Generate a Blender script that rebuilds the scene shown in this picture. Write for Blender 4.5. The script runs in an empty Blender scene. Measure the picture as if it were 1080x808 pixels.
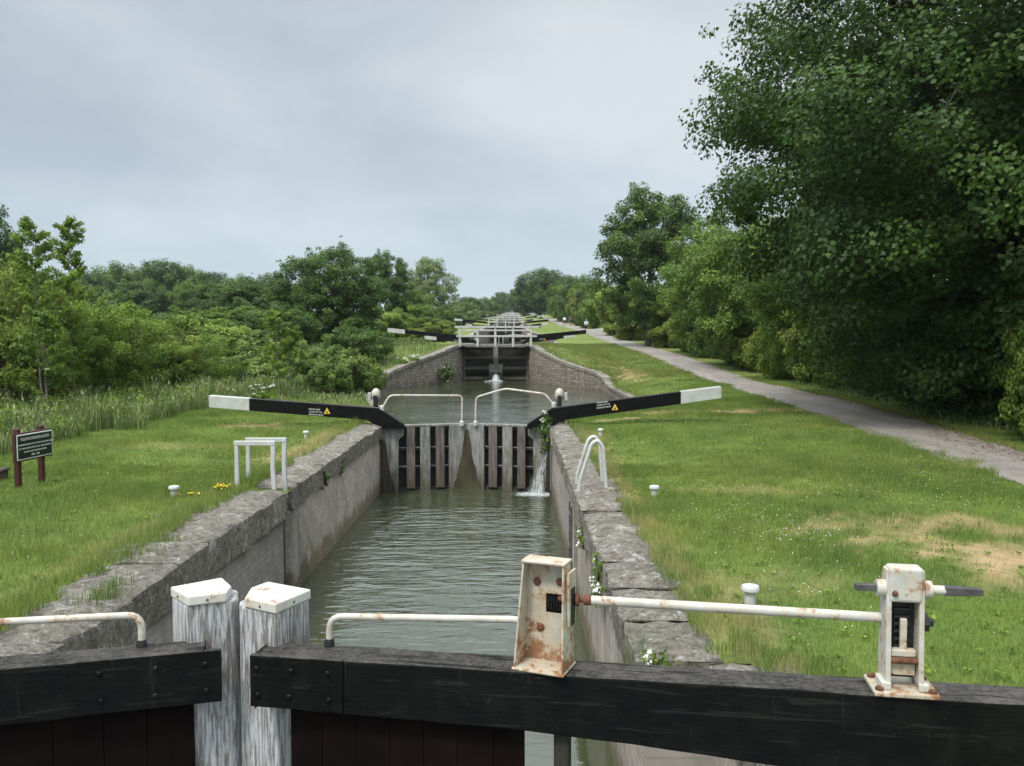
import bpy, bmesh, math, random
import numpy as np
from mathutils import Vector, Matrix, Euler

R = math.radians
S = bpy.context.scene
COL = S.collection
rng = np.random.default_rng(7)
random.seed(7)

# ------------------------------------------------------------------ camera
F = 900.0                      # focal length in pixels of the 1080 px wide photograph
CAM = Vector((0, 0, 2.33))
PITCH = math.atan(50 / F)
YAW = math.atan(3 / F)
cd = bpy.data.cameras.new('camera')
cam = bpy.data.objects.new('camera', cd)
COL.objects.link(cam)
cam.location = CAM
cam.rotation_euler = (R(90) - PITCH, 0, YAW)
cd.sensor_width = 36
cd.lens = 36 * F / 1080
cd.clip_start = 0.05
cd.clip_end = 6000
S.camera = cam
MC = cam.rotation_euler.to_matrix()


def ray(px, py):
    return MC @ Vector(((px - 540) / F, (404 - py) / F, -1))


def atz(px, py, z):
    d = ray(px, py)
    return CAM + d * ((z - CAM.z) / d.z)


def aty(px, py, y):
    d = ray(px, py)
    return CAM + d * (y / d.y)


# ------------------------------------------------------------------ materials
def new_mat(name):
    m = bpy.data.materials.new(name)
    m.use_nodes = True
    nt = m.node_tree
    nt.nodes.clear()
    return m, nt


class NT:
    """small helper to write node graphs"""
    def __init__(self, name):
        self.m, self.t = new_mat(name)
        self.out = self.n('ShaderNodeOutputMaterial')
        self.bs = self.n('ShaderNodeBsdfPrincipled')
        self.l(self.bs.outputs[0], self.out.inputs[0])
        self.co = self.n('ShaderNodeTexCoord')

    def n(self, t, **k):
        o = self.t.nodes.new(t)
        for a, b in k.items():
            setattr(o, a, b)
        return o

    def l(self, a, b):
        self.t.links.new(a, b)

    def mapping(self, scale=(1, 1, 1), rot=(0, 0, 0), src=None, loc=(0, 0, 0)):
        mp = self.n('ShaderNodeMapping')
        mp.inputs['Scale'].default_value = scale
        mp.inputs['Rotation'].default_value = rot
        mp.inputs['Location'].default_value = loc
        self.l(src if src is not None else self.co.outputs['Object'], mp.inputs[0])
        return mp.outputs[0]

    def noise(self, scale, detail=4, rough=.55, vec=None, dist=0.0):
        o = self.n('ShaderNodeTexNoise')
        o.inputs['Scale'].default_value = scale
        o.inputs['Detail'].default_value = detail
        o.inputs['Roughness'].default_value = rough
        o.inputs['Distortion'].default_value = dist
        self.l(vec if vec is not None else self.co.outputs['Object'], o.inputs['Vector'])
        return o.outputs[0]

    def ramp(self, fac, stops, interp='LINEAR'):
        o = self.n('ShaderNodeValToRGB')
        cr = o.color_ramp
        cr.interpolation = interp
        while len(cr.elements) < len(stops):
            cr.elements.new(.5)
        for e, (p, c) in zip(cr.elements, stops):
            e.position = p
            if not hasattr(c, '__len__'):
                c = (c, c, c)
            e.color = (c[0], c[1], c[2], 1)
        self.l(fac, o.inputs[0])
        return o.outputs[0]

    def mix(self, fac, a, b, mode='MIX'):
        o = self.n('ShaderNodeMix', data_type='RGBA', blend_type=mode)
        for v, s in ((fac, o.inputs[0]), (a, o.inputs[6]), (b, o.inputs[7])):
            if hasattr(v, 'links'):
                self.l(v, s)
            elif hasattr(v, '__len__'):
                s.default_value = (v[0], v[1], v[2], 1)
            else:
                s.default_value = v
        return o.outputs[2]

    def math(self, op, a, b=0.0, c=None):
        o = self.n('ShaderNodeMath', operation=op)
        for i, v in enumerate((a, b, c)):
            if v is None:
                continue
            if hasattr(v, 'links'):
                self.l(v, o.inputs[i])
            else:
                o.inputs[i].default_value = v
        return o.outputs[0]

    def bump(self, h, strength=.5, dist=.02):
        o = self.n('ShaderNodeBump')
        o.inputs['Strength'].default_value = strength
        o.inputs['Distance'].default_value = dist
        self.l(h, o.inputs['Height'])
        self.l(o.outputs[0], self.bs.inputs['Normal'])

    def col(self, c):
        if hasattr(c, 'links'):
            self.l(c, self.bs.inputs['Base Color'])
        else:
            self.bs.inputs['Base Color'].default_value = (c[0], c[1], c[2], 1)

    def rough(self, r):
        if hasattr(r, 'links'):
            self.l(r, self.bs.inputs['Roughness'])
        else:
            self.bs.inputs['Roughness'].default_value = r

    def attr(self, name):
        o = self.n('ShaderNodeAttribute', attribute_name=name)
        return o.outputs['Color']


M = {}


def m_stone(name, c1, c2, c3, lichen=.5, sc=1.0, courses=None):
    n = NT(name)
    a = n.noise(2.0 * sc, 6, .65)
    b = n.noise(12 * sc, 6, .75)
    c = n.mix(n.ramp(a, [(.35, 0), (.65, 1)]), c1, c2)
    c = n.mix(n.ramp(b, [(.44, 0), (.62, 1)]), c, c3)
    if courses:
        sp = n.n('ShaderNodeSeparateXYZ')
        n.l(n.co.outputs['Object'], sp.inputs[0])
        cb = n.n('ShaderNodeCombineXYZ')
        n.l(n.math('ADD', n.math('ADD', sp.outputs[0], sp.outputs[1]), n.math('MULTIPLY', a, .25)), cb.inputs[0])
        n.l(n.math('ADD', sp.outputs[2], n.math('MULTIPLY', a, .22)), cb.inputs[1])
        br = n.n('ShaderNodeTexBrick')
        n.l(cb.outputs[0], br.inputs['Vector'])
        br.inputs['Color1'].default_value = (.75, .75, .75, 1)
        br.inputs['Color2'].default_value = (1.2, 1.2, 1.2, 1)
        br.inputs['Mortar'].default_value = (.42, .40, .36, 1)
        br.inputs['Scale'].default_value = 1
        br.inputs['Mortar Size'].default_value = .014
        br.inputs['Brick Width'].default_value = courses[0]
        br.inputs['Row Height'].default_value = courses[1]
        c = n.mix(1.0, c, br.outputs[0], 'MULTIPLY')
    li = n.noise(4.5 * sc, 10, .78, dist=.8)
    c = n.mix(n.ramp(li, [(.55, 0), (.60, lichen)]), c, (.50, .49, .44))
    fl = n.noise(26 * sc, 5, .75, vec=n.mapping(loc=(5, 1, 9)))
    c = n.mix(n.ramp(fl, [(.60, 0), (.66, lichen)]), c, (.55, .54, .50))
    mo = n.noise(2.6 * sc, 7, .72, vec=n.mapping(loc=(7, 3, 1)))
    c = n.mix(n.ramp(mo, [(.57, 0), (.68, .75)]), c, (.105, .105, .045))
    pit = n.noise(19 * sc, 6, .75, vec=n.mapping(loc=(2, 8, 3)))
    c = n.mix(n.ramp(pit, [(.585, 0), (.66, .75)]), c, (.045, .040, .034))
    n.col(c)
    n.rough(.95)
    n.bs.inputs['Specular IOR Level'].default_value = .2
    h = n.mix(.5, b, n.noise(34 * sc, 5, .75))
    h = n.mix(.35, h, li)
    n.bump(h, 1.0, .10)
    return n.m


M['coping'] = m_stone('coping_stone', (.21, .187, .152), (.325, .295, .25), (.12, .105, .083), .85)
M['rubble'] = m_stone('wing_stone', (.15, .13, .105), (.235, .205, .165), (.085, .072, .058), .3, .9, (.44, .17))


def m_brick(name, c1, c2, mortar, streak=.7):
    n = NT(name)
    sp = n.n('ShaderNodeSeparateXYZ')
    n.l(n.co.outputs['Object'], sp.inputs[0])
    cb = n.n('ShaderNodeCombineXYZ')
    n.l(sp.outputs[1], cb.inputs[0])
    n.l(sp.outputs[2], cb.inputs[1])
    br = n.n('ShaderNodeTexBrick')
    n.l(cb.outputs[0], br.inputs['Vector'])
    br.inputs['Color1'].default_value = (*c1, 1)
    br.inputs['Color2'].default_value = (*c2, 1)
    br.inputs['Mortar'].default_value = (*mortar, 1)
    br.inputs['Scale'].default_value = 1
    br.inputs['Mortar Size'].default_value = .011
    br.inputs['Mortar Smooth'].default_value = .3
    br.inputs['Brick Width'].default_value = .235
    br.inputs['Row Height'].default_value = .085
    a = n.noise(1.1, 6, .65)
    c = n.mix(n.ramp(a, [(.35, .0), (.75, .55)]), br.outputs[0], (.225, .205, .175))
    # pale lime wash run-off and dark vertical streaks
    st = n.noise(2.4, 5, .65, vec=n.mapping((1, 2.2, .16)))
    c = n.mix(n.ramp(st, [(.50, 0), (.66, .45)]), c, (.28, .262, .23))
    pt = n.noise(.9, 5, .6, vec=n.mapping(loc=(2, 6, 1)))
    c = n.mix(n.ramp(pt, [(.45, 0), (.62, .6)]), c, (.115, .11, .105))
    st2 = n.noise(3.3, 6, .7, vec=n.mapping((1, 2.6, .12), loc=(3, 9, 4)))
    c = n.mix(n.ramp(st2, [(.60, 0), (.70, streak)]), c, (.075, .062, .045))
    # rusty brown runs near the water line
    zz = n.math('SUBTRACT', n.math('MULTIPLY', sp.outputs[2], -1.0), 1.05)
    zz = n.math('MINIMUM', n.math('MAXIMUM', zz, 0.0), 1.0)
    ru = n.noise(2.0, 6, .7, vec=n.mapping((1, 1.5, .5), loc=(1, 5, 2)))
    ru = n.ramp(n.math('ADD', ru, n.math('MULTIPLY', zz, .14)), [(.615, 0), (.635, .85)])
    c = n.mix(ru, c, (.105, .075, .035))
    ms = n.noise(1.7, 7, .75, vec=n.mapping((1, 1.2, .7), loc=(11, 2, 5)))
    c = n.mix(n.ramp(ms, [(.53, 0), (.65, .7)]), c, (.10, .088, .052))
    td = n.math('ADD', n.math('MULTIPLY', sp.outputs[2], -1.0), n.math('MULTIPLY', n.noise(2.6, 6, .7, vec=n.mapping((1, 1.4, .8), loc=(8, 2, 5))), 1.3))
    tf = n.n('ShaderNodeMapRange')
    tf.inputs['From Min'].default_value = 2.02
    tf.inputs['From Max'].default_value = 2.26
    tf.inputs['To Max'].default_value = .9
    n.l(td, tf.inputs['Value'])
    c = n.mix(tf.outputs[0], c, n.mix(n.noise(5, 5, .7), (.040, .036, .016), (.095, .080, .045)))
    n.col(c)
    n.rough(.9)
    h = n.mix(.5, br.outputs['Fac'], n.noise(25, 4, .6))
    n.bump(n.math('MULTIPLY', h, -1.0), .35, .02)
    return n.m


M['brick'] = m_brick('chamber_brick', (.225, .200, .165), (.140, .124, .104), (.12, .108, .09))


def m_wornwhite(name, axis_scale, lo=.42, hi=.6):
    """white paint flaking off grey weathered timber"""
    n = NT(name)
    v = n.mapping(axis_scale)
    g = n.noise(3.0, 8, .72, vec=v, dist=.4)
    g2 = n.noise(11, 5, .7, vec=v)
    big = n.noise(2.2, 3, .5)
    wood = n.mix(n.ramp(g2, [(.3, 0), (.7, 1)]), (.07, .058, .048), (.27, .245, .22))
    paint = n.mix(n.noise(8, 4, .6), (0.396, 0.413, 0.430), (0.568, 0.576, 0.576))
    f = n.ramp(n.math('ADD', n.math('MULTIPLY', g, .7), n.math('MULTIPLY', big, .3)), [(lo, 0), (hi, 1)])
    n.col(n.mix(f, wood, paint))
    n.rough(.75)
    n.bump(n.mix(.5, g, f), .5, .012)
    return n.m


M['wornpost'] = m_wornwhite('flaking_white_timber', (22, 22, 1.9), .43, .53)


def m_whitepaint(name, rust=.5, base=(0.533, 0.525, 0.482), sc=1.0, dirt=.45, foot=0):
    n = NT(name)
    a = n.noise(7 * sc, 6, .68)
    b = n.noise(26 * sc, 5, .7)
    c = n.mix(n.ramp(a, [(.40, 0), (.66, dirt)]), base, (.33, .30, .235))
    r = n.noise(9 * sc, 8, .75, vec=n.mapping(loc=(4, 2, 8)))
    if foot:
        sp = n.n('ShaderNodeSeparateXYZ')
        n.l(n.co.outputs['Object'], sp.inputs[0])
        r = n.math('ADD', r, n.math('MULTIPLY', n.math('MAXIMUM', n.math('SUBTRACT', .17, sp.outputs[2]), 0.0), foot))
    rc = n.mix(b, (.10, .03, .012), (.32, .12, .035))
    fac = n.ramp(r, [(.60 - .1 * rust, 0), (.66 - .06 * rust, min(1, .5 + rust * .5))])
    halo = n.ramp(r, [(.50 - .1 * rust, 0), (.64 - .06 * rust, .6 * rust)])
    c = n.mix(halo, c, (.58, .38, .17))
    c = n.mix(fac, c, rc)
    n.col(c)
    n.rough(n.mix(fac, (.45, .45, .45), (.9, .9, .9)))
    n.bump(n.mix(.5, r, b), .35, .006)
    return n.m


M['rustwhite'] = m_whitepaint('rusty_white_paint', .55, dirt=.6)
M['rustfoot'] = m_whitepaint('rust_streaked_white_paint_at_foot', .7, (0.499, 0.473, 0.396), 1.2, .8, .75)
M['rustheavy'] = m_whitepaint('rust_streaked_white_paint', .75, (0.499, 0.473, 0.396), 1.2, .8)
M['capwhite'] = m_whitepaint('white_cap_paint', .38, (0.602, 0.593, 0.550), .8, .25)
M['white'] = m_whitepaint('white_paint', .1, (0.550, 0.559, 0.542), 1, .3)
M['cleanwhite'] = m_whitepaint('chalky_white_paint', 0.0, (0.516, 0.525, 0.507), .6, .5)


def m_tar(name, dust=.5):
    n = NT(name)
    a = n.noise(5, 6, .7)
    b = n.noise(45, 4, .65)
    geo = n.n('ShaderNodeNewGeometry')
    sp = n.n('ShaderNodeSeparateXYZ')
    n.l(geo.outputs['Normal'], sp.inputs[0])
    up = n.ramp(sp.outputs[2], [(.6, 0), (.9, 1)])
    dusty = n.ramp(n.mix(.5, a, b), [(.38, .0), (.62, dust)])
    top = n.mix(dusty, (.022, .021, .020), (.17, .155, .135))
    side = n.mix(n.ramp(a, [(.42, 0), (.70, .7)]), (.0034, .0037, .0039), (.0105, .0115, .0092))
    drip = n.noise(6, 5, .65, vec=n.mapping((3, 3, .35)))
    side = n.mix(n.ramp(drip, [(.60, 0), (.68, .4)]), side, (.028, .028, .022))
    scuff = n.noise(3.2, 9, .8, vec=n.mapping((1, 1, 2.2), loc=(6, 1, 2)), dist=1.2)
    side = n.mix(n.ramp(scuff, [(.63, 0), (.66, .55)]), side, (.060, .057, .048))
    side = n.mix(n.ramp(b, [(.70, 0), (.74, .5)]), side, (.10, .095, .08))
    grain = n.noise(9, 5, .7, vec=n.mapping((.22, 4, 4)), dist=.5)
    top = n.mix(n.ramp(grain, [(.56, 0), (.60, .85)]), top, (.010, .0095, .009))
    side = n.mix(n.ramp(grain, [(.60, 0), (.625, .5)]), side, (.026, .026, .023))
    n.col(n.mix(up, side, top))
    n.rough(n.mix(up, n.ramp(b, [(.3, .45), (.7, .65)]), (.85, .85, .85)))
    n.bs.inputs['Specular IOR Level'].default_value = .12
    n.bump(n.mix(.5, n.mix(.6, b, n.noise(12, 5, .7)), grain), .5, .016)
    return n.m


M['tar'] = m_tar('tarred_timber')


def m_plain(name, c, rough=.7, var=.35, sc=8, bump=.2, metal=0, spec=.4):
    n = NT(name)
    n.bs.inputs['Specular IOR Level'].default_value = spec
    a = n.noise(sc, 6, .65)
    d = tuple(x * (1 - var) for x in c)
    e = tuple(min(1, x * (1 + var)) for x in c)
    n.col(n.mix(n.ramp(a, [(.3, 0), (.7, 1)]), d, e))
    n.rough(rough)
    n.bs.inputs['Metallic'].default_value = metal
    if bump:
        n.bump(a, bump, .01)
    return n.m


M['blackiron'] = m_plain('black_iron', (.018, .018, .019), .45)
M['rust'] = m_plain('rusty_iron', (.13, .055, .028), .85, .5, 30)
M['greyiron'] = m_plain('bare_grey_iron', (.10, .095, .095), .5, .35, 20, .2, .4)
M['brownplank'] = m_plain('dark_brown_gate_board', (.0065, .0036, .0031), .8, .5, 5, spec=.08)
M['maroon'] = m_plain('maroon_sign_timber', (.060, .016, .014), .55, .3)
M['signblack'] = m_plain('black_sign_face', (.010, .014, .014), .4, .2, 8, 0)
M['lettering'] = m_plain('white_lettering', (.78, .78, .74), .6, .05, 8, 0)
M['yellow'] = m_plain('yellow_warning_mark', (.75, .50, .06), .6, .1, 8, 0)
M['bark'] = m_plain('bark', (.075, .062, .048), .95, .5, 9, .8)
M['palebark'] = m_plain('pale_bark', (.16, .14, .11), .95, .4, 9, .6)
M['housebrick'] = m_plain('brown_brick', (.16, .09, .065), .9, .3)
M['rooftile'] = m_plain('brown_roof_tile', (.085, .06, .055), .9, .3)
M['timberdark'] = m_plain('old_dark_timber', (.06, .045, .032), .9, .5)


def m_gatewood(name, c1, c2, algae=.5, wet=None):
    n = NT(name)
    v = n.mapping((6, 6, .6))
    a = n.noise(2.5, 7, .7, vec=v)
    c = n.mix(n.ramp(a, [(.38, 0), (.60, 1)]), c1, c2)
    dk = n.noise(4.5, 7, .75, vec=n.mapping((5, 5, .35), loc=(3, 1, 2)))
    c = n.mix(n.ramp(dk, [(.55, 0), (.64, .65)]), c, tuple(x * .35 for x in c1))
    g = n.noise(1.6, 5, .6)
    c = n.mix(n.ramp(g, [(.5, 0), (.68, algae)]), c, (.085, .085, .035))
    if wet is not None:
        sp = n.n('ShaderNodeSeparateXYZ')
        n.l(n.co.outputs['Object'], sp.inputs[0])
        f = n.math('ADD', n.math('MULTIPLY', sp.outputs[2], -.45), n.math('MULTIPLY', n.noise(2.2, 6, .7, vec=n.mapping((2.5, 1, .7), loc=(4, 4, 1))), 1.1))
        mr = n.n('ShaderNodeMapRange')
        mr.inputs['From Min'].default_value = .98
        mr.inputs['From Max'].default_value = 1.30
        mr.inputs['To Max'].default_value = .85
        n.l(f, mr.inputs['Value'])
        c = n.mix(mr.outputs[0], c, (.070, .058, .034))
    n.col(c)
    n.rough(.8)
    n.bump(a, .4, .015)
    return n.m


M['greyboard'] = m_gatewood('grey_gate_board', (.125, .125, .115), (.29, .285, .265), .6, 1)
M['brownboard'] = m_gatewood('brownish_gate_board', (.065, .050, .042), (.165, .140, .125), .4, 1)
M['drygrey'] = m_gatewood('dry_grey_gate_board', (.16, .155, .14), (.30, .29, .265), .3)
M['darkrail'] = m_gatewood('wet_black_gate_rail', (.008, .008, .007), (.022, .020, .016), .15)
M['railbrown'] = m_gatewood('wet_brown_gate_rail', (.065, .055, .040), (.13, .11, .08), .5)
M['algae'] = m_gatewood('wet_brown_algae', (.020, .016, .007), (.062, .048, .024), .6)


def m_ground():
    n = NT('lawn')
    at = n.attr('tint')
    a = n.noise(60, 4, .7)
    b = n.noise(5, 8, .75)
    c = n.mix(n.ramp(a, [(.3, .55), (.7, 1.35)]), (0, 0, 0), at, 'MIX')
    o = n.n('ShaderNodeMix', data_type='RGBA', blend_type='MULTIPLY')
    o.inputs[0].default_value = 1
    n.l(at, o.inputs[6])
    n.l(n.ramp(n.mix(.6, a, b), [(.36, .45), (.5, .95), (.64, 1.0)]), o.inputs[7])
    n.col(o.outputs[2])
    n.rough(.95)
    n.bs.inputs['Specular IOR Level'].default_value = .15
    n.bump(n.mix(.5, a, b), .8, .05)
    return n.m


M['ground'] = m_ground()


def m_path():
    n = NT('gravel')
    a = n.noise(55, 4, .75)
    b = n.noise(1.6, 5, .6)
    v = n.n('ShaderNodeTexVoronoi')
    v.inputs['Scale'].default_value = 38
    n.l(n.co.outputs['Object'], v.inputs['Vector'])
    c = n.mix(n.ramp(b, [(.35, 0), (.68, 1)]), (.235, .208, .178), (.33, .298, .262))
    c = n.mix(n.ramp(a, [(.42, 0), (.62, .8)]), c, (.12, .10, .085))
    w = n.noise(.8, 4, .6, vec=n.mapping((2.2, .25, 1), loc=(3, 3, 3)))
    c = n.mix(n.ramp(w, [(.45, 0), (.62, .45)]), c, (.36, .325, .285))
    c = n.mix(n.ramp(v.outputs['Color'], [(.80, 0), (.92, .5)]), c, (.42, .39, .36))
    n.col(c)
    n.rough(.95)
    n.bump(n.mix(.5, a, v.outputs['Distance']), .9, .03)
    return n.m


M['path'] = m_path()


def m_leaf(name, c1, c2, trans=.28, rough=.5):
    n = NT(name)
    at = n.attr('tint')
    sp = n.n('ShaderNodeSeparateColor')
    n.l(at, sp.inputs[0])
    c = n.mix(sp.outputs[0], c1, c2)
    o = n.n('ShaderNodeMix', data_type='RGBA', blend_type='MULTIPLY')
    o.inputs[0].default_value = 1
    n.l(c, o.inputs[6])
    cb = n.n('ShaderNodeCombineColor')
    for i in range(3):
        n.l(sp.outputs[1], cb.inputs[i])
    n.l(cb.outputs[0], o.inputs[7])
    n.col(o.outputs[2])
    n.rough(rough)
    n.bs.inputs['Specular IOR Level'].default_value = .25
    tr = n.n('ShaderNodeBsdfTranslucent')
    n.l(n.mix(.5, o.outputs[2], (.10, .16, .02), 'ADD'), tr.inputs[0])
    ms = n.n('ShaderNodeMixShader')
    ms.inputs[0].default_value = trans
    n.l(n.bs.outputs[0], ms.inputs[1])
    n.l(tr.outputs[0], ms.inputs[2])
    n.l(ms.outputs[0], n.out.inputs[0])
    return n.m


M['leaf_maple'] = m_leaf('sycamore_leaves', (0.025, 0.057, 0.011), (0.060, 0.114, 0.018), .26)
M['leaf_dark'] = m_leaf('dark_green_leaves', (0.048, 0.098, 0.020), (0.106, 0.171, 0.031), .25)
M['leaf_mid'] = m_leaf('mid_green_leaves', (0.080, 0.148, 0.023), (0.153, 0.224, 0.036), .3)
M['leaf_light'] = m_leaf('light_green_leaves', (0.127, 0.215, 0.032), (0.223, 0.302, 0.053), .33)
M['leaf_yellow'] = m_leaf('yellowish_green_leaves', (0.122, 0.178, 0.027), (0.222, 0.264, 0.051), .28)
M['leaf_pale'] = m_leaf('pale_grey_green_leaves', (0.130, 0.190, 0.063), (0.214, 0.266, 0.093), .2)
M['leaf_bramble'] = m_leaf('bramble_leaves', (0.099, 0.170, 0.034), (0.207, 0.267, 0.063), .25)
M['petal_white'] = m_plain('white_petals', (.72, .72, .66), .8, .1, 8, 0)
M['petal_yellow'] = m_plain('yellow_petals', (.80, .55, .02), .7, .1, 8, 0)


def m_grass(name, trans=.3):
    n = NT(name)
    at = n.attr('tint')
    n.col(at)
    n.rough(.6)
    n.bs.inputs['Specular IOR Level'].default_value = .2
    tr = n.n('ShaderNodeBsdfTranslucent')
    n.l(at, tr.inputs[0])
    ms = n.n('ShaderNodeMixShader')
    ms.inputs[0].default_value = trans
    n.l(n.bs.outputs[0], ms.inputs[1])
    n.l(tr.outputs[0], ms.inputs[2])
    n.l(ms.outputs[0], n.out.inputs[0])
    return n.m


M['grass'] = m_grass('grass_blades')


def m_water(name, amp, base, ior):
    n = NT(name)
    n.col(base)
    n.rough(.02)
    n.bs.inputs['IOR'].default_value = ior
    w1 = n.noise(1.0, 2, .5, vec=n.mapping((1.5, 4.2, 1)), dist=.5)
    w2 = n.noise(1.0, 2, .5, vec=n.mapping((4.0, 10, 1)), dist=.4)
    w3 = n.noise(1.0, 2, .5, vec=n.mapping((.5, .45, 1)))
    h = n.mix(.25, w1, w2)
    sp = n.n('ShaderNodeSeparateXYZ')
    n.l(n.co.outputs['Object'], sp.inputs[0])
    far = n.ramp(n.math('DIVIDE', sp.outputs[1], 22.0), [(.46, .06), (.66, 1)])   # ripples die away from the leak
    calm = n.mix(1.0, n.ramp(w3, [(.35, .45), (.6, 1)]), far, 'MULTIPLY')
    h = n.mix(1.0, h, calm, 'MULTIPLY')
    n.bump(h, 1.0, amp)
    return n.m


M['water'] = m_water('chamber_water', .115, (.050, .058, .030), 2.15)
M['poundwater'] = m_water('pound_water', .035, (.040, .046, .022), 1.36)


def m_foam():
    n = NT('white_water')
    n.col((.62, .66, .66))
    n.rough(.25)
    return n.m


M['foam'] = m_foam()

# ------------------------------------------------------------------ object helpers


def link(o):
    COL.objects.link(o)
    return o


def tag(o, label=None, cat=None, group=None, kind=None):
    if label: o['label'] = label
    if cat: o['category'] = cat
    if group: o['group'] = group
    if kind: o['kind'] = kind
    return o


def thing(name, label, cat, loc=(0, 0, 0), rz=0.0, group=None):
    o = link(bpy.data.objects.new(name, None))
    o.empty_display_size = .1
    o.location = loc
    o.rotation_euler = (0, 0, rz)
    return tag(o, label, cat, group)


def kids(o):
    return [c for c in bpy.data.objects if c.parent == o]


def copy_tree(o, parent=None):
    c = o.copy()
    COL.objects.link(c)
    c.parent = parent
    for ch in kids(o):
        copy_tree(ch, c)
    return c


class MB:
    """collects shapes for ONE mesh object"""
    def __init__(self):
        self.v, self.f, self.mi = [], [], []

    def add(self, vs, fs, mi=0):
        b = len(self.v)
        self.v += [tuple(p) for p in vs]
        self.f += [tuple(b + i for i in q) for q in fs]
        self.mi += [mi] * len(fs)

    def box(self, x0, x1, y0, y1, z0, z1, mi=0, mat=None):
        vs = [(x, y, z) for z in (z0, z1) for y in (y0, y1) for x in (x0, x1)]
        if mat is not None:
            vs = [mat @ Vector(p) for p in vs]
        self.add(vs, [(0, 2, 3, 1), (4, 5, 7, 6), (0, 1, 5, 4), (1, 3, 7, 5), (3, 2, 6, 7), (2, 0, 4, 6)], mi)

    def prism(self, poly, z0, z1, mi=0):
        n = len(poly)
        vs = [(x, y, z0) for x, y in poly] + [(x, y, z1) for x, y in poly]
        fs = [tuple(range(n - 1, -1, -1)), tuple(range(n, 2 * n))]
        fs += [(i, (i + 1) % n, n + (i + 1) % n, n + i) for i in range(n)]
        self.add(vs, fs, mi)

    def slab(self, pts, y0, y1, mi=0):
        """polygon in xz (counter-clockwise seen from -y) extruded along y"""
        n = len(pts)
        vs = [(x, y0, z) for x, z in pts] + [(x, y1, z) for x, z in pts]
        fs = [tuple(range(n)), tuple(range(2 * n - 1, n - 1, -1))]
        fs += [((i + 1) % n, i, n + i, n + (i + 1) % n) for i in range(n)]
        self.add(vs, fs, mi)

    def tube(self, path, rad, n=8, mi=0, cap=True):
        P = [Vector(p) for p in path]
        rs = rad if hasattr(rad, '__len__') else [rad] * len(P)
        vs, fs = [], []
        ref = None
        for i, p in enumerate(P):
            t = (P[min(i + 1, len(P) - 1)] - P[max(i - 1, 0)])
            t = t.normalized() if t.length > 1e-9 else Vector((0, 0, 1))
            if ref is None:
                ref = Vector((0, 0, 1)) if abs(t.z) < .9 else Vector((1, 0, 0))
            a = (ref - t * ref.dot(t)).normalized()
            ref = a
            b = t.cross(a)
            for k in range(n):
                an = 2 * math.pi * k / n
                vs.append(p + a * (math.cos(an) * rs[i]) + b * (math.sin(an) * rs[i]))
        for i in range(len(P) - 1):
            for k in range(n):
                k2 = (k + 1) % n
                fs.append((i * n + k, i * n + k2, (i + 1) * n + k2, (i + 1) * n + k))
        if cap:
            fs.append(tuple(range(n - 1, -1, -1)))
            fs.append(tuple((len(P) - 1) * n + k for k in range(n)))
        self.add(vs, fs, mi)

    def lathe(self, prof, n=20, c=(0, 0, 0), mi=0):
        vs, fs = [], []
        for r, z in prof:
            for k in range(n):
                a = 2 * math.pi * k / n
                vs.append((c[0] + r * math.cos(a), c[1] + r * math.sin(a), c[2] + z))
        for i in range(len(prof) - 1):
            for k in range(n):
                k2 = (k + 1) % n
                fs.append((i * n + k, i * n + k2, (i + 1) * n + k2, (i + 1) * n + k))
        fs.append(tuple(range(n - 1, -1, -1)))
        fs.append(tuple((len(prof) - 1) * n + k for k in range(n)))
        self.add(vs, fs, mi)

    def ball(self, c, r, n=8, mi=0, sq=(1, 1, 1)):
        prof = [(max(.001, math.sin(math.pi * i / n)) * r, -math.cos(math.pi * i / n) * r) for i in range(n + 1)]
        b = len(self.v)
        self.lathe(prof, n + 2, (0, 0, 0), mi)
        for i in range(b, len(self.v)):
            x, y, z = self.v[i]
            self.v[i] = (c[0] + x * sq[0], c[1] + y * sq[1], c[2] + z * sq[2])

    def build(self, name, mats, parent=None, bevel=0, smooth=False, seg=2):
        me = bpy.data.meshes.new(name)
        me.from_pydata(self.v, [], self.f)
        mats = mats if isinstance(mats, (list, tuple)) else [mats]
        for m in mats:
            me.materials.append(m)
        if len(mats) > 1:
            me.polygons.foreach_set('material_index', self.mi)
        if smooth:
            me.polygons.foreach_set('use_smooth', [True] * len(me.polygons))
        me.update()
        o = link(bpy.data.objects.new(name, me))
        o.parent = parent
        if bevel:
            b = o.modifiers.new('bevel', 'BEVEL')
            b.width = bevel
            b.segments = seg
            b.limit_method = 'ANGLE'
            b.angle_limit = R(40)
        if smooth:
            me.set_sharp_from_angle(angle=R(40))
        return o


def mesh_np(name, V, Fc, mats, parent=None, tint=None, smooth=False, mi=None):
    V = np.asarray(V, np.float32)
    Fc = np.asarray(Fc, np.int32)
    me = bpy.data.meshes.new(name)
    me.vertices.add(len(V))
    me.vertices.foreach_set('co', V.ravel())
    k = Fc.shape[1]
    me.loops.add(Fc.size)
    me.loops.foreach_set('vertex_index', Fc.ravel())
    me.polygons.add(len(Fc))
    me.polygons.foreach_set('loop_start', np.arange(0, Fc.size, k, dtype=np.int32))
    if smooth:
        me.polygons.foreach_set('use_smooth', np.ones(len(Fc), bool))
    mats = mats if isinstance(mats, (list, tuple)) else [mats]
    for m in mats:
        me.materials.append(m)
    if mi is not None:
        me.polygons.foreach_set('material_index', np.asarray(mi, np.int32))
    if tint is not None:
        at = me.attributes.new('tint', 'FLOAT_COLOR', 'POINT')
        c = np.ones((len(V), 4), np.float32)
        c[:, :tint.shape[1]] = tint
        at.data.foreach_set('color', c.ravel())
    me.update(calc_edges=True)
    o = link(bpy.data.objects.new(name, me))
    o.parent = parent
    return o


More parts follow.
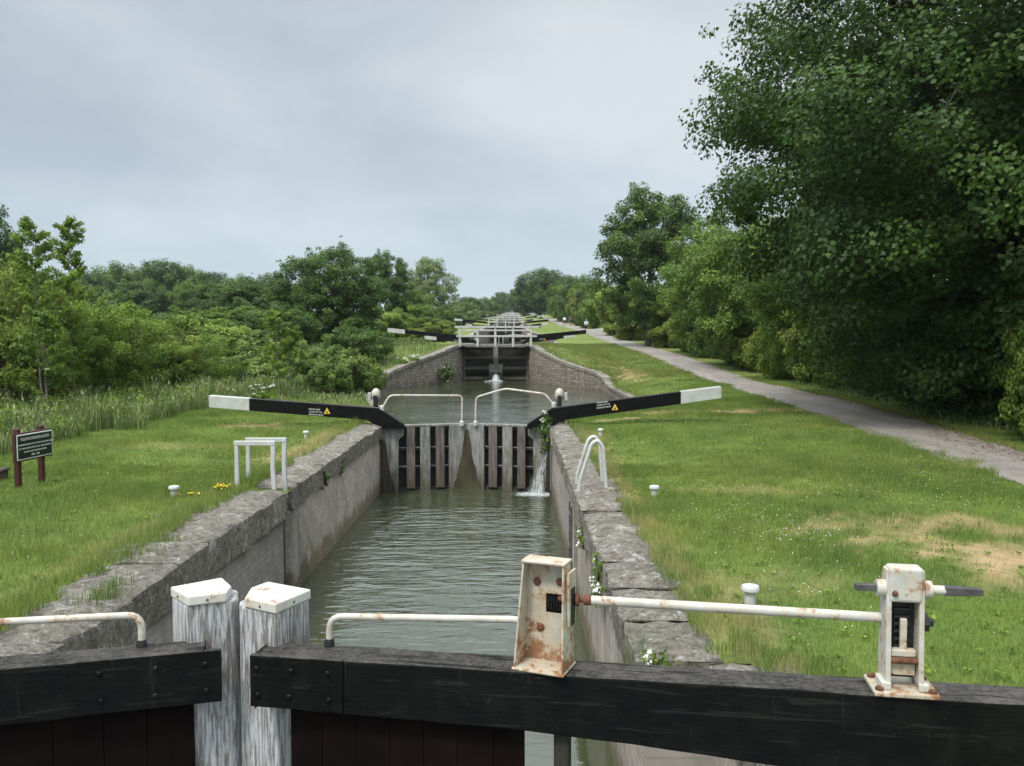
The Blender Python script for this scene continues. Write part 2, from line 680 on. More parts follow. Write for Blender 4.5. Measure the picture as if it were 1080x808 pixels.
# smooth pseudo noise on the plane, for numpy arrays
_nk = [(random.uniform(-1, 1), random.uniform(-1, 1), random.uniform(0, 6.28)) for _ in range(24)]


def pnoise(x, y, freq):
    s = 0
    for i, (a, b, p) in enumerate(_nk):
        k = freq * (0.6 + .09 * i)
        s = s + np.sin(k * (a * x + b * y) * 2.2 + p + i)
    return s / 5.0


def sst(x, a, b):
    t = np.clip((x - a) / (b - a), 0, 1)
    return t * t * (3 - 2 * t)
# ------------------------------------------------------------------ the flight of locks
YB = [4, 57, 120, 183, 246, 309, 372, 435, 498]
ZK = [0, 1.65, 3.55, 5.45, 7.35, 9.25, 11.15, 13.05, 14.95]
NL = len(YB)
CX = -1.29
XL0, XR0 = -3.52, .93
ky, kz = [-200, 46], [0, 0]
for i in range(1, NL):
    ky += [YB[i] - 1, YB[i] + 23 if i < NL - 1 else 2000]
    kz += [ZK[i], ZK[i]]
    if i < NL - 1:
        ky += [YB[i + 1] - 12]
        kz += [ZK[i] + .1]
PY = [-200, 0, 45, 62, 91, 115, 150, 210, 300, 400, 498, 2000]
PZ = [0, 0, .05, .9, 1.8, 2.8, 4.0, 6.0, 8.9, 12, 15, 15]

# half profile of one pound (offset from the lock line), in fractions of the pound's length
PL = [(0, 0), (.02, .08), (.10, .2), (.27, 1.5), (.50, 3.3), (.66, 3.98), (.735, 3.5), (.82, 2.35), (.91, 1.05), (1, 0)]
PR = [(0, 0), (.02, .1), (.10, .7), (.21, 2.8), (.40, 4.0), (.70, 3.95), (.765, 3.5), (.85, 1.75), (.93, .6), (1, 0)]
by, bl, br_ = [-200, 6.0, 6.15], [XL0] * 3, [XR0 + .5, XR0 + .5, XR0]
for i in range(NL - 1):
    y0, y1 = YB[i] + 18.4, YB[i + 1]
    for (fl, ol), (fr, o2) in zip(PL, PR):
        pass
    for f in sorted(set([p[0] for p in PL] + [p[0] for p in PR])):
        by.append(y0 + f * (y1 - y0))
        bl.append(XL0 - np.interp(f, *zip(*PL)))
        br_.append(XR0 + np.interp(f, *zip(*PR)))
by.append(3000); bl.append(XL0); br_.append(XR0)
TOPGATE = 22.4


def xl(Y): return np.interp(Y, by, bl)
def xr(Y): return np.interp(Y, by, br_)


def gz(X, Y):
    X = np.asarray(X, float); Y = np.asarray(Y, float)
    zl = np.interp(Y, ky, kz)
    zp = np.interp(Y, PY, PZ)
    t = sst(X, 2.0, 7.3)
    z = zl * (1 - t) + zp * t
    # low banks of the pounds
    off = np.where(X > CX, X - xr(Y), xl(Y) - X)
    for i in range(NL - 1):
        a, b = YB[i] + 18.4, YB[i + 1]
        w = sst(Y, a + 2, a + 7) * (1 - sst(Y, b - 12.5, b - 8))
        z = z - .36 * w * (1 - sst(off, 0, 3.5))
    # the wooded rise on the left and the gentle fall on the far right
    z = z + np.clip(-X - 11, 0, None) * .012 
    und = .035 * pnoise(X, Y, .35) * sst(off, .7, 2.5) * (1 - sst(X, 6.2, 7.3))
    return z + und


def g(x, y):
    return float(gz(np.array([x]), np.array([y]))[0])


# worn and dry patches of the lawn: (x, y, rx, ry, turn, strength)
PATCH = [(5.4, 9.0, 1.5, .7, -.5, .95), (4.3, 10.2, .8, .45, -.4, .5), (6.0, 8.2, 1.3, .75, -.5, 1.0), (4.9, 7.7, .9, .4, -.4, .6), (5.9, 10.2, 1.4, .5, -.4, .7), (3.2, 12.6, 1.0, .35, -.2, .3), (3.0, 23.4, .8, .28, .2, .85), (6.2, 25.6, 2.6, .35, .12, .8),
         (8.0, 26.3, 1.2, .35, 0, .8), (-7.0, 22.2, .75, .4, .2, .8), (-5.9, 21.4, 1.2, .16, -.3, .6), (1.75, 6.8, .4, 1.0, 0, .35),
         (6.6, 48, .8, 2.4, 0, .6), (1.8, 19.0, .25, 2.2, 0, .4), (-4.4, 18, .35, 3, 0, .5), (-4.45, 9.5, .15, 3, 0, .2), (1.65, 12, .2, 4, 0, .35),
         (2.4, 7.9, .7, .4, 0, .25), (-6.5, 17.5, 1.6, .4, .1, .25)]


def dry(X, Y):
    m = np.zeros_like(X)
    n = pnoise(X, Y, 1.9) * .40 + pnoise(X + 9, Y, 5.5) * .40 + pnoise(X, Y + 4, 13) * .40
    for (cx, cy, rx, ry, t, s) in PATCH:
        c, q = math.cos(t), math.sin(t)
        u = ((X - cx) * c + (Y - cy) * q) / rx
        v = (-(X - cx) * q + (Y - cy) * c) / ry
        d = np.sqrt(u * u + v * v) + n
        m = np.maximum(m, s * (1 - sst(d, .55, 1.25)))
    return m


GREEN_A = np.array([.165, .235, .045]); GREEN_B = np.array([.225, .275, .066]); TAN = np.array([.47, .345, .185]); DEEP = np.array([.105, .172, .036])


def lawn_col(X, Y):
    a = np.clip(.5 + .5 * pnoise(X, Y, .55), 0, 1)[:, None]
    b = np.clip(.5 + .6 * pnoise(X + 31, Y + 5, 1.3), 0, 1)[:, None]
    c = GREEN_A * (1 - a) + GREEN_B * a
    c = c * (1 - .5 * b) + DEEP * (.5 * b)
    yel = sst(Y, 40, 50)[:, None] * .5           # the drier far bank
    yel = yel * np.clip(1 + .9 * pnoise(X, Y, .9) + .6 * pnoise(X + 3, Y, 2.4), .1, 1.9)[:, None]
    c = c * (1 - yel) + np.array([.19, .195, .055]) * yel
    e = np.clip(.5 + .55 * pnoise(X + 7, Y + 2, 4.2), 0, 1)[:, None]
    c = c * (1 - .38 * e) + np.array([.070, .135, .035]) * (.38 * e)
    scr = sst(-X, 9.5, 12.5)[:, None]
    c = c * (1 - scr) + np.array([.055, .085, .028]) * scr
    d = dry(X, Y)[:, None]
    return c * (1 - d) + TAN * d


Ys = np.concatenate([np.arange(-12, 62, .35), np.arange(62, 140, 1.0), np.arange(140, 640, 3.5), [660, 720, 800, 1000, 1400, 2200]])
OFF = np.concatenate([[0, .12, .3, .5, .75], np.arange(1, 11, .35), [11, 12, 13.5, 15, 17, 20, 24, 30, 38, 48, 60, 80, 110, 160, 260, 420, 800, 1600]])


def ground_side(side):
    YY, OO = np.meshgrid(Ys, OFF, indexing='ij')
    e = xr(YY) if side > 0 else xl(YY)
    XX = e + side * OO
    ZZ = gz(XX, YY)
    chamber = np.zeros_like(YY)
    ZZ = ZZ - .10 * (1 - sst(OO, .35, .85))
    return XX, YY, ZZ


gv, gf, nb = [], [], 0
for side in (-1, 1):
    XX, YY, ZZ = ground_side(side)
    r, c = XX.shape
    gv.append(np.stack([XX, YY, ZZ], -1).reshape(-1, 3))
    ii = (np.arange(r - 1)[:, None] * c + np.arange(c - 1)[None]).ravel() + nb
    q = np.stack([ii, ii + 1, ii + c + 1, ii + c], -1)
    if side < 0:
        q = q[:, ::-1]
    gf.append(q)
    nb += r * c
gv = np.concatenate(gv); gf = np.concatenate(gf)
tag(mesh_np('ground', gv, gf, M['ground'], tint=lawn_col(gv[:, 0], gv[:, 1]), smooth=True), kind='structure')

# gravel towpath
pyk = [-60, 0, 13, 17, 24, 30, 47, 60, 91, 115, 150, 210, 300, 500]
pxl = [5.0, 6.6, 7.8, 8.15, 8.75, 9.1, 9.9, 9.75, 9.4, 9.0, 8.2, 8.2, 8.2, 8.2]
pxr = [8.6, 9.4, 9.9, 10.15, 11.0, 11.75, 12.3, 12.2, 11.9, 11.5, 10.8, 10.6, 10.6, 10.6]
Yp = Ys[(Ys > -12) & (Ys < 500)]
pv, pf = [], []
tt = np.linspace(0, 1, 9)
for y in Yp:
    a = np.interp(y, pyk, pxl) + .10 * math.sin(y * 2.1) * math.sin(y * .7) + .07 * math.sin(y * 5.3)
    b = np.interp(y, pyk, pxr) + .12 * math.sin(y * 1.7 + 1) * math.sin(y * .9) + .07 * math.sin(y * 4.7)
    for t in tt:
        x = a + (b - a) * t
        pv.append((x, y, g(x, y) + .012 + .03 * (1 - (2 * t - 1) ** 2)))
k = len(tt)
for i in range(len(Yp) - 1):
    for j in range(k - 1):
        pf.append((i * k + j, i * k + j + 1, (i + 1) * k + j + 1, (i + 1) * k + j))
tag(mesh_np('towpath', pv, pf, M['path'], smooth=True), kind='structure')


def path_mask(X, Y):
    a = np.interp(Y, pyk, pxl); b = np.interp(Y, pyk, pxr)
    return (X > a - .02) & (X < b + .02)


# water: the near chamber, then every pound and chamber up the flight
def water(name, x0, x1, y0, y1, z, m, n0=0.0, n1=0.0):
    V = [(x0, y0, z), (XL0, y0, z), (CX, y0 + n0, z), (XR0, y0, z), (x1, y0, z), (x1, y1, z), (XR0, y1, z), (CX, y1 + n1, z), (XL0, y1, z), (x0, y1, z)]
    tag(mesh_np(name, V, [(0, 1, 8, 9), (1, 2, 7, 8), (2, 3, 6, 7), (3, 4, 5, 6)], m), kind='structure')


water('water', -3.9, 1.6, 3.4, 22.62, -1.80, M['water'], 0, .6)
for i in range(NL - 1):
    water('water', -9, 6.5, YB[i] + 18.55, YB[i + 1] + .55, ZK[i] - .70, M['poundwater'], .6, .55)
    if i:
        water('water', -3.9, 1.4, YB[i] + .5, YB[i] + 18.45, ZK[i] - 1.8, M['poundwater'])


# ------------------------------------------------------------------ lock walls
def wall_mesh(poly, zb, out, mat, parent, name='facing', back=.35, drop=0.0):
    """poly: (x, y, ztop) along the water line; out = +1 when earth lies at +x"""
    v, f = [], []
    for x, y, z in poly:
        v += [(x, y, zb), (x, y, z - drop), (x + out * back, y, z - drop)]
    for i in range(len(poly) - 1):
        a, b = 3 * i, 3 * (i + 1)
        for j in (0, 1):
            q = (a + j, b + j, b + j + 1, a + j + 1)
            f.append(q if out < 0 else q[::-1])
    return mesh_np(name, v, f, mat, parent)


def block(mb, x0, x1, y0, y1, z0, z1, rnd=.055, jit=.017):
    """one rough coping stone with worn, rounded upper edges"""
    nx, ny = 5, max(5, int((y1 - y0) / .16))
    xs = np.linspace(x0, x1, nx); ys = np.linspace(y0, y1, ny)
    base = len(mb.v)
    top = []
    for j, y in enumerate(ys):
        for i, x in enumerate(xs):
            e = min(x - x0, x1 - x, y - y0, y1 - y)
            edge = (i in (0, nx - 1)) or (j in (0, ny - 1))
            z = z1 - (rnd if edge else 0) + random.uniform(-jit, jit)
            top.append((x + random.uniform(-jit, jit), y, z))
    V = list(top)
    Fq = [(j * nx + i, j * nx + i + 1, (j + 1) * nx + i + 1, (j + 1) * nx + i) for j in range(ny - 1) for i in range(nx - 1)]
    ring = [i for i in range(nx)] + [j * nx + nx - 1 for j in range(1, ny)] + [(ny - 1) * nx + i for i in range(nx - 2, -1, -1)] + [j * nx for j in range(ny - 2, 0, -1)]
    prev = ring
    cx, cy = (x0 + x1) / 2, (y0 + y1) / 2
    for lv in (.16, 1.0):
        cur = []
        for r_ in ring:
            x, y, z = top[r_]
            o = rnd * .45
            nx_ = x + (o if x > cx else -o) + random.uniform(-jit, jit)
            cur.append(len(V))
            V.append((nx_, y, z1 + (z0 - z1) * lv))
        n = len(ring)
        Fq += [(prev[a], cur[a], cur[(a + 1) % n], prev[(a + 1) % n]) for a in range(n)]
        prev = cur
    mb.add(V, [q[::-1] if False else q for q in Fq])


def coping_run(side, y0, y1, face, wmin, wmax, h, gap=.012):
    mb = MB()
    y = y0
    while y < y1 - .3:
        L = min(random.uniform(.85, 1.35), y1 - y)
        if y1 - (y + L) < .5:
            L = y1 - y
        w = random.uniform(wmin, wmax)
        xf = face(y + L / 2) + random.uniform(-.012, .012)
        xb = xf + side * w
        z = g(xb, y + L / 2) + random.uniform(-.005, .03)
        block(mb, min(xf, xb), max(xf, xb), y, y + L - gap, z - h, z)
        y += L
    return mb


# near chamber, left side, with the ladder recess at y = 12.95 .. 13.3
LW = thing('chamber_wall', 'grey brick lock wall with ladder slot and stone coping, sign side of the near chamber', 'wall', (XL0, 12, 0))
LW.location = (0, 0, 0)
xf = XL0 + -.03
wall_mesh([(xf, -12, 0), (xf, 12.93, 0), (xf - .28, 12.93, 0), (xf - .28, 13.32, 0), (xf, 13.32, 0), (xf, 22.9, 0), (xf - .1, 24.6, -.02)], -4.2, -1, M['brick'], LW, 'brick_facing', .5, .42)
mb = coping_run(-1, -3, 12.93, lambda y: XL0, .68, 1.05, .46)
mb2 = coping_run(-1, 13.32, 22.85, lambda y: XL0, .62, .95, .40)
mb.add(mb2.v, mb2.f)
mb.build('coping', M['coping'], LW, smooth=True)

RW = thing('chamber_wall', 'streaked grey lock wall with worn coping slabs, towpath side of the near chamber', 'wall')
wall_mesh([(XR0 + .52, -12, 0), (XR0 + .52, 6.1, 0), (XR0 + .03, 6.1, 0), (XR0 + .03, 22.9, 0), (XR0 + .1, 24.5, -.02)], -4.2, 1, M['brick'], RW, 'brick_facing', .5, .28)
mb = coping_run(1, 6.12, 22.85, lambda y: XR0, .58, .80, .34)
mb2 = coping_run(1, -3, 6.08, lambda y: XR0 + .5, .55, .75, .34)
mb.add(mb2.v, mb2.f)
mb.build('coping', M['coping'], RW, smooth=True)


# wing walls and pound edging
def wing(i, side, label):
    y0, y1 = YB[i - 1] + 18.4, YB[i]
    ys = np.linspace(y0 + .655 * (y1 - y0) if side < 0 else y0 + .70 * (y1 - y0), y1, 16)
    e = xl if side < 0 else xr
    t = thing('wing_wall', label, 'wall', group='stone wing walls below the lock gates')
    poly = [(float(e(y)), float(y), g(float(e(y)) + side * 1.0, float(y)) + .05) for y in ys]
    wall_mesh(poly, ZK[i - 1] - 1.4, side, M['rubble'], t, 'stone_facing', .4, .18)
    mb = MB()
    for (a, b) in zip(poly[:-1], poly[1:]):
        vs, w, h = [], .42, .2
        for (x, y, z) in (a, b):
            o = -side * .04
            j = random.uniform(-.015, .015)
            vs += [(x + o, y, z - h), (x + o, y, z - .03 + j), (x + o + side * .04, y, z + j), (x + side * w, y, z + j), (x + side * w, y, z - h)]
        fs = [(k, k + 5, (k + 1) % 5 + 5, (k + 1) % 5) for k in range(5)] + [(4, 3, 2, 1, 0), (5, 6, 7, 8, 9)]
        mb.add(vs, [q if side > 0 else q[::-1] for q in fs])
    mb.build('coping', M['coping'], t)
    return t


ORD = ['', 'first', 'second', 'third', 'fourth', 'fifth', 'sixth', 'seventh', 'eighth']
for i in range(1, NL):
    wing(i, -1, 'curved stone wing wall, bushy bank side, leading to the ' + ORD[i] + ' white footbridge')
    wing(i, 1, 'curved stone wing wall, towpath side, leading to the ' + ORD[i] + ' white footbridge')

# low stone edging of the near pound
for side, lab in ((1, 'low stone edging along the near pound on the towpath side'), (-1, 'low stone edging along the near pound under the brambles')):
    e = xr if side > 0 else xl
    ys = np.linspace(24.2, 47.3 if side > 0 else 45.4, 26)
    t = thing('pound_edging', lab, 'wall')
    poly = [(float(e(y)), float(y), g(float(e(y)) + side * .3, float(y)) + .02) for y in ys]
    wall_mesh(poly, -1.3, side, M['rubble'], t, 'stone_facing', .3, .1)
    mb = MB()
    for a, b in zip(poly[:-1], poly[1:]):
        vs = []
        for (x, y, z) in (a, b):
            j = random.uniform(-.03, .03)
            vs += [(x - side * .03, y, z - .14), (x - side * .03, y, z + j), (x + side * .34, y, z + j), (x + side * .34, y, z - .14)]
        fs = [(k, k + 4, (k + 1) % 4 + 4, (k + 1) % 4) for k in range(4)] + [(3, 2, 1, 0), (4, 5, 6, 7)]
        mb.add(vs, [q if side > 0 else q[::-1] for q in fs])
    mb.build('coping', M['coping'], t)

# chamber walls of the locks above
for i in range(1, NL):
    for side, nm in ((-1, 'bushy bank side'), (1, 'towpath side')):
        x = XL0 if side < 0 else XR0
        t = thing('chamber_wall', 'stone lock chamber wall, %s, behind the %s white footbridge' % (nm, ORD[i]), 'wall', group='lock chamber walls further up the flight')
        y0, y1, z = YB[i], YB[i] + 18.6, ZK[i]
        wall_mesh([(x, y0, z), (x, y1, z)], z - 3, side, M['brick'], t, 'brick_facing', .4, .3)
        mb = MB()
        mb.box(min(x, x + side * .7), max(x, x + side * .7), y0, y1, z - .3, z + .02)
        mb.build('coping', M['coping'], t, bevel=.03)

# ------------------------------------------------------------------ near gate (two leaves), measured in its own frame
ZT = .83                                       # top of the black beams


def frame_matrix(t):
    return Matrix.Translation(t.location) @ t.rotation_euler.to_matrix().to_4x4()


def bolt(mb, u, v, w, r=.013):
    mb.ball((u, v, w), r, 6, 0, (1, .6, 1))


A = atz(263, 691.7, ZT); B = atz(1080, 745, ZT)
rz = math.atan2(B.y - A.y, B.x - A.x)
GR = thing('lock_gate', 'near lock gate leaf, black beam carrying white rusty paddle gear', 'lock gate', (A.x, A.y, 0), rz)
A2 = atz(233, 686, ZT); B2 = atz(0, 706.7, ZT)
rz2 = math.atan2(A2.y - B2.y, A2.x - B2.x)
GL = thing('lock_gate', 'near lock gate leaf, short black beam and white post, without paddle gear', 'lock gate', (A2.x, A2.y, 0), rz2)
for t_ in (GR, GL):
    t_.rotation_euler = (0, 0, rz if t_ is GR else rz2)


def roughbeam(pts_u, h_of_u, v0, v1, parent, name, mat, sign=1):
    """a long squared timber with slightly uneven faces"""
    mb = MB()
    n = len(pts_u)
    vs, fs = [], []
    ring = [(0, 0), (0, .33), (0, .66), (0, 1), (.33, 1), (.66, 1), (1, 1), (1, 0)]   # (v fraction, height fraction)
    for u in pts_u:
        h = h_of_u(u)
        for (fv, fh) in ring:
            j = .004
            vs.append((u, v0 + (v1 - v0) * fv + random.uniform(-j, j) * .6, ZT - h + h * fh + random.uniform(-j, j) * .8))
    k = len(ring)
    for i in range(n - 1):
        for q in range(k):
            fs.append((i * k + q, (i + 1) * k + q, (i + 1) * k + (q + 1) % k, i * k + (q + 1) % k)[::-1])
    fs.append(tuple(range(k)))
    fs.append(tuple((n - 1) * k + q for q in range(k - 1, -1, -1)))
    mb.add(vs, fs)
    return mb.build(name, mat, parent, bevel=.008)


hr = lambda u: float(np.interp(u, [0, 1.3, 1.75, 2.2, 3.0], [.248, .265, .290, .328, .372]))
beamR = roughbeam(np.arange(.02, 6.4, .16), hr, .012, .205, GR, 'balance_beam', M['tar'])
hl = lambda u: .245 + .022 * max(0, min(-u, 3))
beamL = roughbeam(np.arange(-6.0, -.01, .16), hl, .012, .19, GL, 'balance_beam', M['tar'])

# iron straps with bolts over the mitre end
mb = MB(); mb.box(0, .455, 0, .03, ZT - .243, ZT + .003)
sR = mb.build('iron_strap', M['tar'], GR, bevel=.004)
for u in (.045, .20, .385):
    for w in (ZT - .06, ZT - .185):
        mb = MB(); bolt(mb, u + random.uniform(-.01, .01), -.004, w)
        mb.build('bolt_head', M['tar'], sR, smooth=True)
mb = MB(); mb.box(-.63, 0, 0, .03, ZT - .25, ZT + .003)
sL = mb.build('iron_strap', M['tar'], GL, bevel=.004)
for u in (-.53, -.30, -.07):
    for w in (ZT - .06, ZT - .19):
        mb = MB(); bolt(mb, u + random.uniform(-.01, .01), -.004, w)
        mb.build('bolt_head', M['tar'], sL, smooth=True)


def to_local(t, p):
    c, s = math.cos(-t.rotation_euler.z), math.sin(-t.rotation_euler.z)
    x, y = p[0] - t.location.x, p[1] - t.location.y
    return (x * c - y * s, x * s + y * c)


def mitre_post(t, F0, capoly, shaft, ztop, nbolts):
    cap = [to_local(t, (F0.x + a, F0.y + b)) for a, b in capoly]
    sh = [to_local(t, (F0.x + a, F0.y + b)) for a, b in shaft]
    mb = MB()
    mb.prism(sh, -3.0, ztop - .05)
    post = mb.build('mitre_post', M['wornpost'], t, bevel=.012)
    mb = MB()
    mb.prism(cap, ztop - .052, ztop)
    c = mb.build('post_cap', M['capwhite'], post, bevel=.009, seg=3)
    for (k, f) in nbolts:
        a, b = Vector((*cap[k], 0)), Vector((*cap[(k + 1) % len(cap)], 0))
        p = a.lerp(b, f)
        mb = MB(); mb.ball((p.x, p.y, ztop - .028), .007, 6)
        mb.build('cap_screw', M['greyiron'], post, smooth=True)
    return post


FR = aty(290.5, 637, 4.02); FL_ = aty(198, 629, 4.07)


def plan(F0, pts):
    out = []
    for px, dd in pts:
        p = aty(px, 640, F0.y + dd)
        out.append((p.x - F0.x, p.y - F0.y))
    return out


capR = plan(FR, [(290.5, 0), (328.5, .24), (283, .38), (265, .27), (258, .10)])
shR = plan(FR, [(290.6, .012), (327, .235), (283, .37), (262, .27), (252.5, .20), (252.5, .13), (259, .105)])
mitre_post(GR, FR, capR, shR, FR.z, [(0, .5), (4, .5)])
capL = plan(FL_, [(198, 0), (239, .07), (244.5, .18), (235, .33), (180, .16)])
shL = plan(FL_, [(198, .012), (239, .078), (247, .10), (251.5, .14), (251.5, .27), (235, .33), (181, .165)])
mitre_post(GL, FL_, capL, shL, FL_.z, [(0, .5), (4, .45)])

# boards below the beams
mb = MB()
u = .16
while u < 1.28:
    w = random.uniform(.155, .175)
    mb.box(u, min(u + w - .0015, 1.285), .085 + random.uniform(-.003, .003), .15, -2.4, ZT - .1)
    u += w
mb.build('planking', M['brownplank'], GR, bevel=.003)
mb = MB()
u = -.14
while u > -2.3:
    w = random.uniform(.19, .23)
    mb.box(u - w + .0015, u, .085 + random.uniform(-.003, .003), .15, -2.4, ZT - .1)
    u -= w
mb.build('planking', M['brownplank'], GL, bevel=.003)
mb = MB(); mb.box(1.43, 1.50, .05, .17, -2.4, ZT - .12)
mb.build('heel_post', M['darkrail'], GR, bevel=.01)
mb = MB(); mb.box(-2.55, -2.3, .05, .19, -2.4, ZT - .12)
mb.build('heel_post', M['darkrail'], GL, bevel=.01)


def bend(points, r=.06, n=5):
    """round the corners of a polyline"""
    P = [Vector(p) for p in points]
    out = [P[0]]
    for i in range(1, len(P) - 1):
        a = (P[i - 1] - P[i]); b = (P[i + 1] - P[i])
        ra = min(r, a.length * .45, b.length * .45)
        p0, p2 = P[i] + a.normalized() * ra, P[i] + b.normalized() * ra
        for k in range(n + 1):
            t = k / n
            out.append(p0 * (1 - t) ** 2 + P[i] * 2 * t * (1 - t) + p2 * t * t)
    out.append(P[-1])
    return out


def L3(t, px, py, v):
    """the point of the plane v = const of a gate's own frame that the camera sees at (px, py); used once, to measure"""
    d = ray(px, py)
    c, s = math.cos(t.rotation_euler.z), math.sin(t.rotation_euler.z)
    nx, ny = -s, c
    k = ((t.location.x - CAM.x) * nx + (t.location.y - CAM.y) * ny + v) / (d.x * nx + d.y * ny)
    p = CAM + d * k
    u = (p.x - t.location.x) * c + (p.y - t.location.y) * s
    return Vector((u, v, p.z))


vR = .188
p1 = L3(GR, 347.5, 684, vR); p2 = L3(GR, 347.5, 650, vR); p3 = L3(GR, 545, 653, vR); p4 = Vector((p3.x + .05, vR, p3.z)); p5 = Vector((p3.x + .05, vR, ZT - .01))
mb = MB(); mb.tube(bend([p1, p2, p4, p5], .07), .0165, 12)
hrail = mb.build('handrail', M['rustwhite'], GR, smooth=True)
vL = .15
q1 = L3(GL, 149.5, 684, vL); q2 = L3(GL, 149.5, 648.5, vL); q3 = L3(GL, 0, 656, vL)
q4 = q2 + (q3 - q2) * 2.6
mb = MB(); mb.tube(bend([q1, q2, q4, Vector((q4.x, vL, ZT - .01))], .07), .0175, 12)
mb.build('handrail', M['rustwhite'], GL, smooth=True)
for t_, p in ((GR, p1), (GL, q1)):
    mb = MB(); mb.lathe([(.026, -.004), (.024, .02), (.019, .035)], 10, (p.x, p.y, ZT))
    mb.build('rail_socket', M['blackiron'], t_, smooth=True)

# gear bracket (open white box) on the right leaf
b0 = L3(GR, 538, 700, .02); b1 = L3(GR, 594, 707, .02)
uw = b1.x - b0.x
uc = (b0.x + b1.x) / 2 + .01
Hb = .475
tw = uw * .83
BK = link(bpy.data.objects.new('gear_bracket', None)); BK.parent = GR; BK.location = (uc, .03, ZT)
BK.rotation_euler = (0, 0, R(-13))
BK.empty_display_size = .1
th = .009
mb = MB()


def plate(pts, thick, mb):
    """flat plate from four corner points, given thickness along its normal"""
    P = [Vector(p) for p in pts]
    n = (P[1] - P[0]).cross(P[2] - P[0]).normalized() * thick
    vs = P + [p + n for p in P]
    mb.add(vs, [(3, 2, 1, 0), (4, 5, 6, 7), (0, 1, 5, 4), (1, 2, 6, 5), (2, 3, 7, 6), (3, 0, 4, 7)])


hb, ht = uw / 2, tw / 2
D0 = .145                                        # depth at the foot
fb, ft = -.02, .045                               # front edge leans back
# back plate with a square hole: four pieces round the opening
hx0, hx1, hz0, hz1 = -.010, .078, .235, .325


def xat(z, s): return s * (hb + (ht - hb) * z / Hb) * .93


for (za, zb_, xa0, xa1, xb0, xb1) in (
        (0, hz0, xat(0, -1), xat(0, 1), xat(hz0, -1), xat(hz0, 1)),
        (hz1, Hb, xat(hz1, -1), xat(hz1, 1), xat(Hb, -1), xat(Hb, 1)),
        (hz0, hz1, xat(hz0, -1), hx0, xat(hz1, -1), hx0),
        (hz0, hz1, hx1, xat(hz0, 1), hx1, xat(hz1, 1))):
    mb.add([(xa0, D0 - .03, za), (xa1, D0 - .03, za), (xb1, D0 - .03, zb_), (xb0, D0 - .03, zb_),
            (xa0, D0 - .02, za), (xa1, D0 - .02, za), (xb1, D0 - .02, zb_), (xb0, D0 - .02, zb_)],
           [(0, 1, 2, 3), (7, 6, 5, 4), (4, 5, 1, 0), (5, 6, 2, 1), (6, 7, 3, 2), (7, 4, 0, 3)])
mb.build('back_plate', M['rustfoot'], BK)
mb = MB()
for s in (-1, 1):
    pts = [(s * hb, fb, 0), (s * hb, D0, 0), (s * ht, D0, Hb), (s * ht, ft, Hb)]
    if s < 0:
        pts = pts[::-1]
    plate(pts, -th, mb)
sp_ = mb.build('side_plate', M['rustfoot'], BK, bevel=.003)
mb = MB(); mb.box(-ht - .006, ht + .006, ft - .006, D0 + .006, Hb, Hb + .012)
mb.build('top_plate', M['rustheavy'], BK, bevel=.004)
mb = MB(); mb.box(-hb - .004, hb + .004, fb - .008, D0 + .01, .001, .012)
mb.build('foot_plate', M['rustheavy'], BK, bevel=.004)
mb = MB()
mb.box(hx0 - .03, hx1 + .03, D0 + .005, D0 + .012, hz0 - .03, hz1 + .03)
for k in range(6):
    x = hx0 + .012 + k * .0135
    mb.lathe([(.030, -.0025), (.036, 0), (.030, .0045), (.028, .006)], 16, (0, 0, 0))
    n0 = 16 * 4
    for i in range(len(mb.v) - n0, len(mb.v)):
        a, b, c = mb.v[i]
        mb.v[i] = (x + c, D0 - .045 + a * .7 + .03, (hz0 + hz1) / 2 + b)
mb.build('worm_gear', M['blackiron'], BK, smooth=True)
for (x, z) in ((-.052, .375), (.058, .385), (-.035, .165)):
    mb = MB(); mb.lathe([(.019, 0), (.019, .006), (.012, .010)], 6)
    mb.v = [(x + a, D0 - .031 - c, z + b) for a, b, c in mb.v]
    mb.f = [q[::-1] for q in mb.f]
    mb.build('nut', M['rust'], BK)
mb = MB()
mb.box(ht + .012 + .0, ht + .024, .055, .15, .20, Hb - .03)
mb.box(ht + .006, ht + .0125, .06, .14, .18, Hb - .05)
brg = mb.build('bearing_plate', M['rustheavy'], BK, bevel=.003)
mb = MB(); mb.box(ht + .0235, ht + .029, .075, .125, .20, .37)
mb.build('bearing_slot', M['blackiron'], BK, bevel=.01)

# drive shaft and paddle winder
WN = link(bpy.data.objects.new('paddle_winder', None)); WN.parent = GR; WN.empty_display_size = .1
w0 = L3(GR, 918.5, 728, .03); w1 = L3(GR, 983, 737, .03)
WU = (w0.x + w1.x) / 2
WN.location = (WU + .012, .03, ZT)
sc_ = (w1.x - w0.x)                              # width of the foot
s0 = L3(GR, 612, 632.5, .13); s1 = L3(GR, 940, 652, .13)
mb = MB()
mb.tube([s0 + Vector((.02, 0, 0)), s1 + Vector((.06, 0, 0))], .0215, 14)
sh_ = mb.build('drive_shaft', M['rustwhite'], GR, smooth=True)
mb = MB()
mb.tube([s0 - Vector((.10, 0, 0)), s0 + Vector((.03, 0, 0))], .013, 10)
mb.tube([s0 - Vector((.02, 0, 0)), s0 - Vector((.004, 0, 0))], .030, 12)
mb.tube([s0 + Vector((.016, 0, 0)), s0 + Vector((.05, 0, 0))], .0235, 12)
mb.build('shaft_collar', M['rust'], sh_, smooth=True)

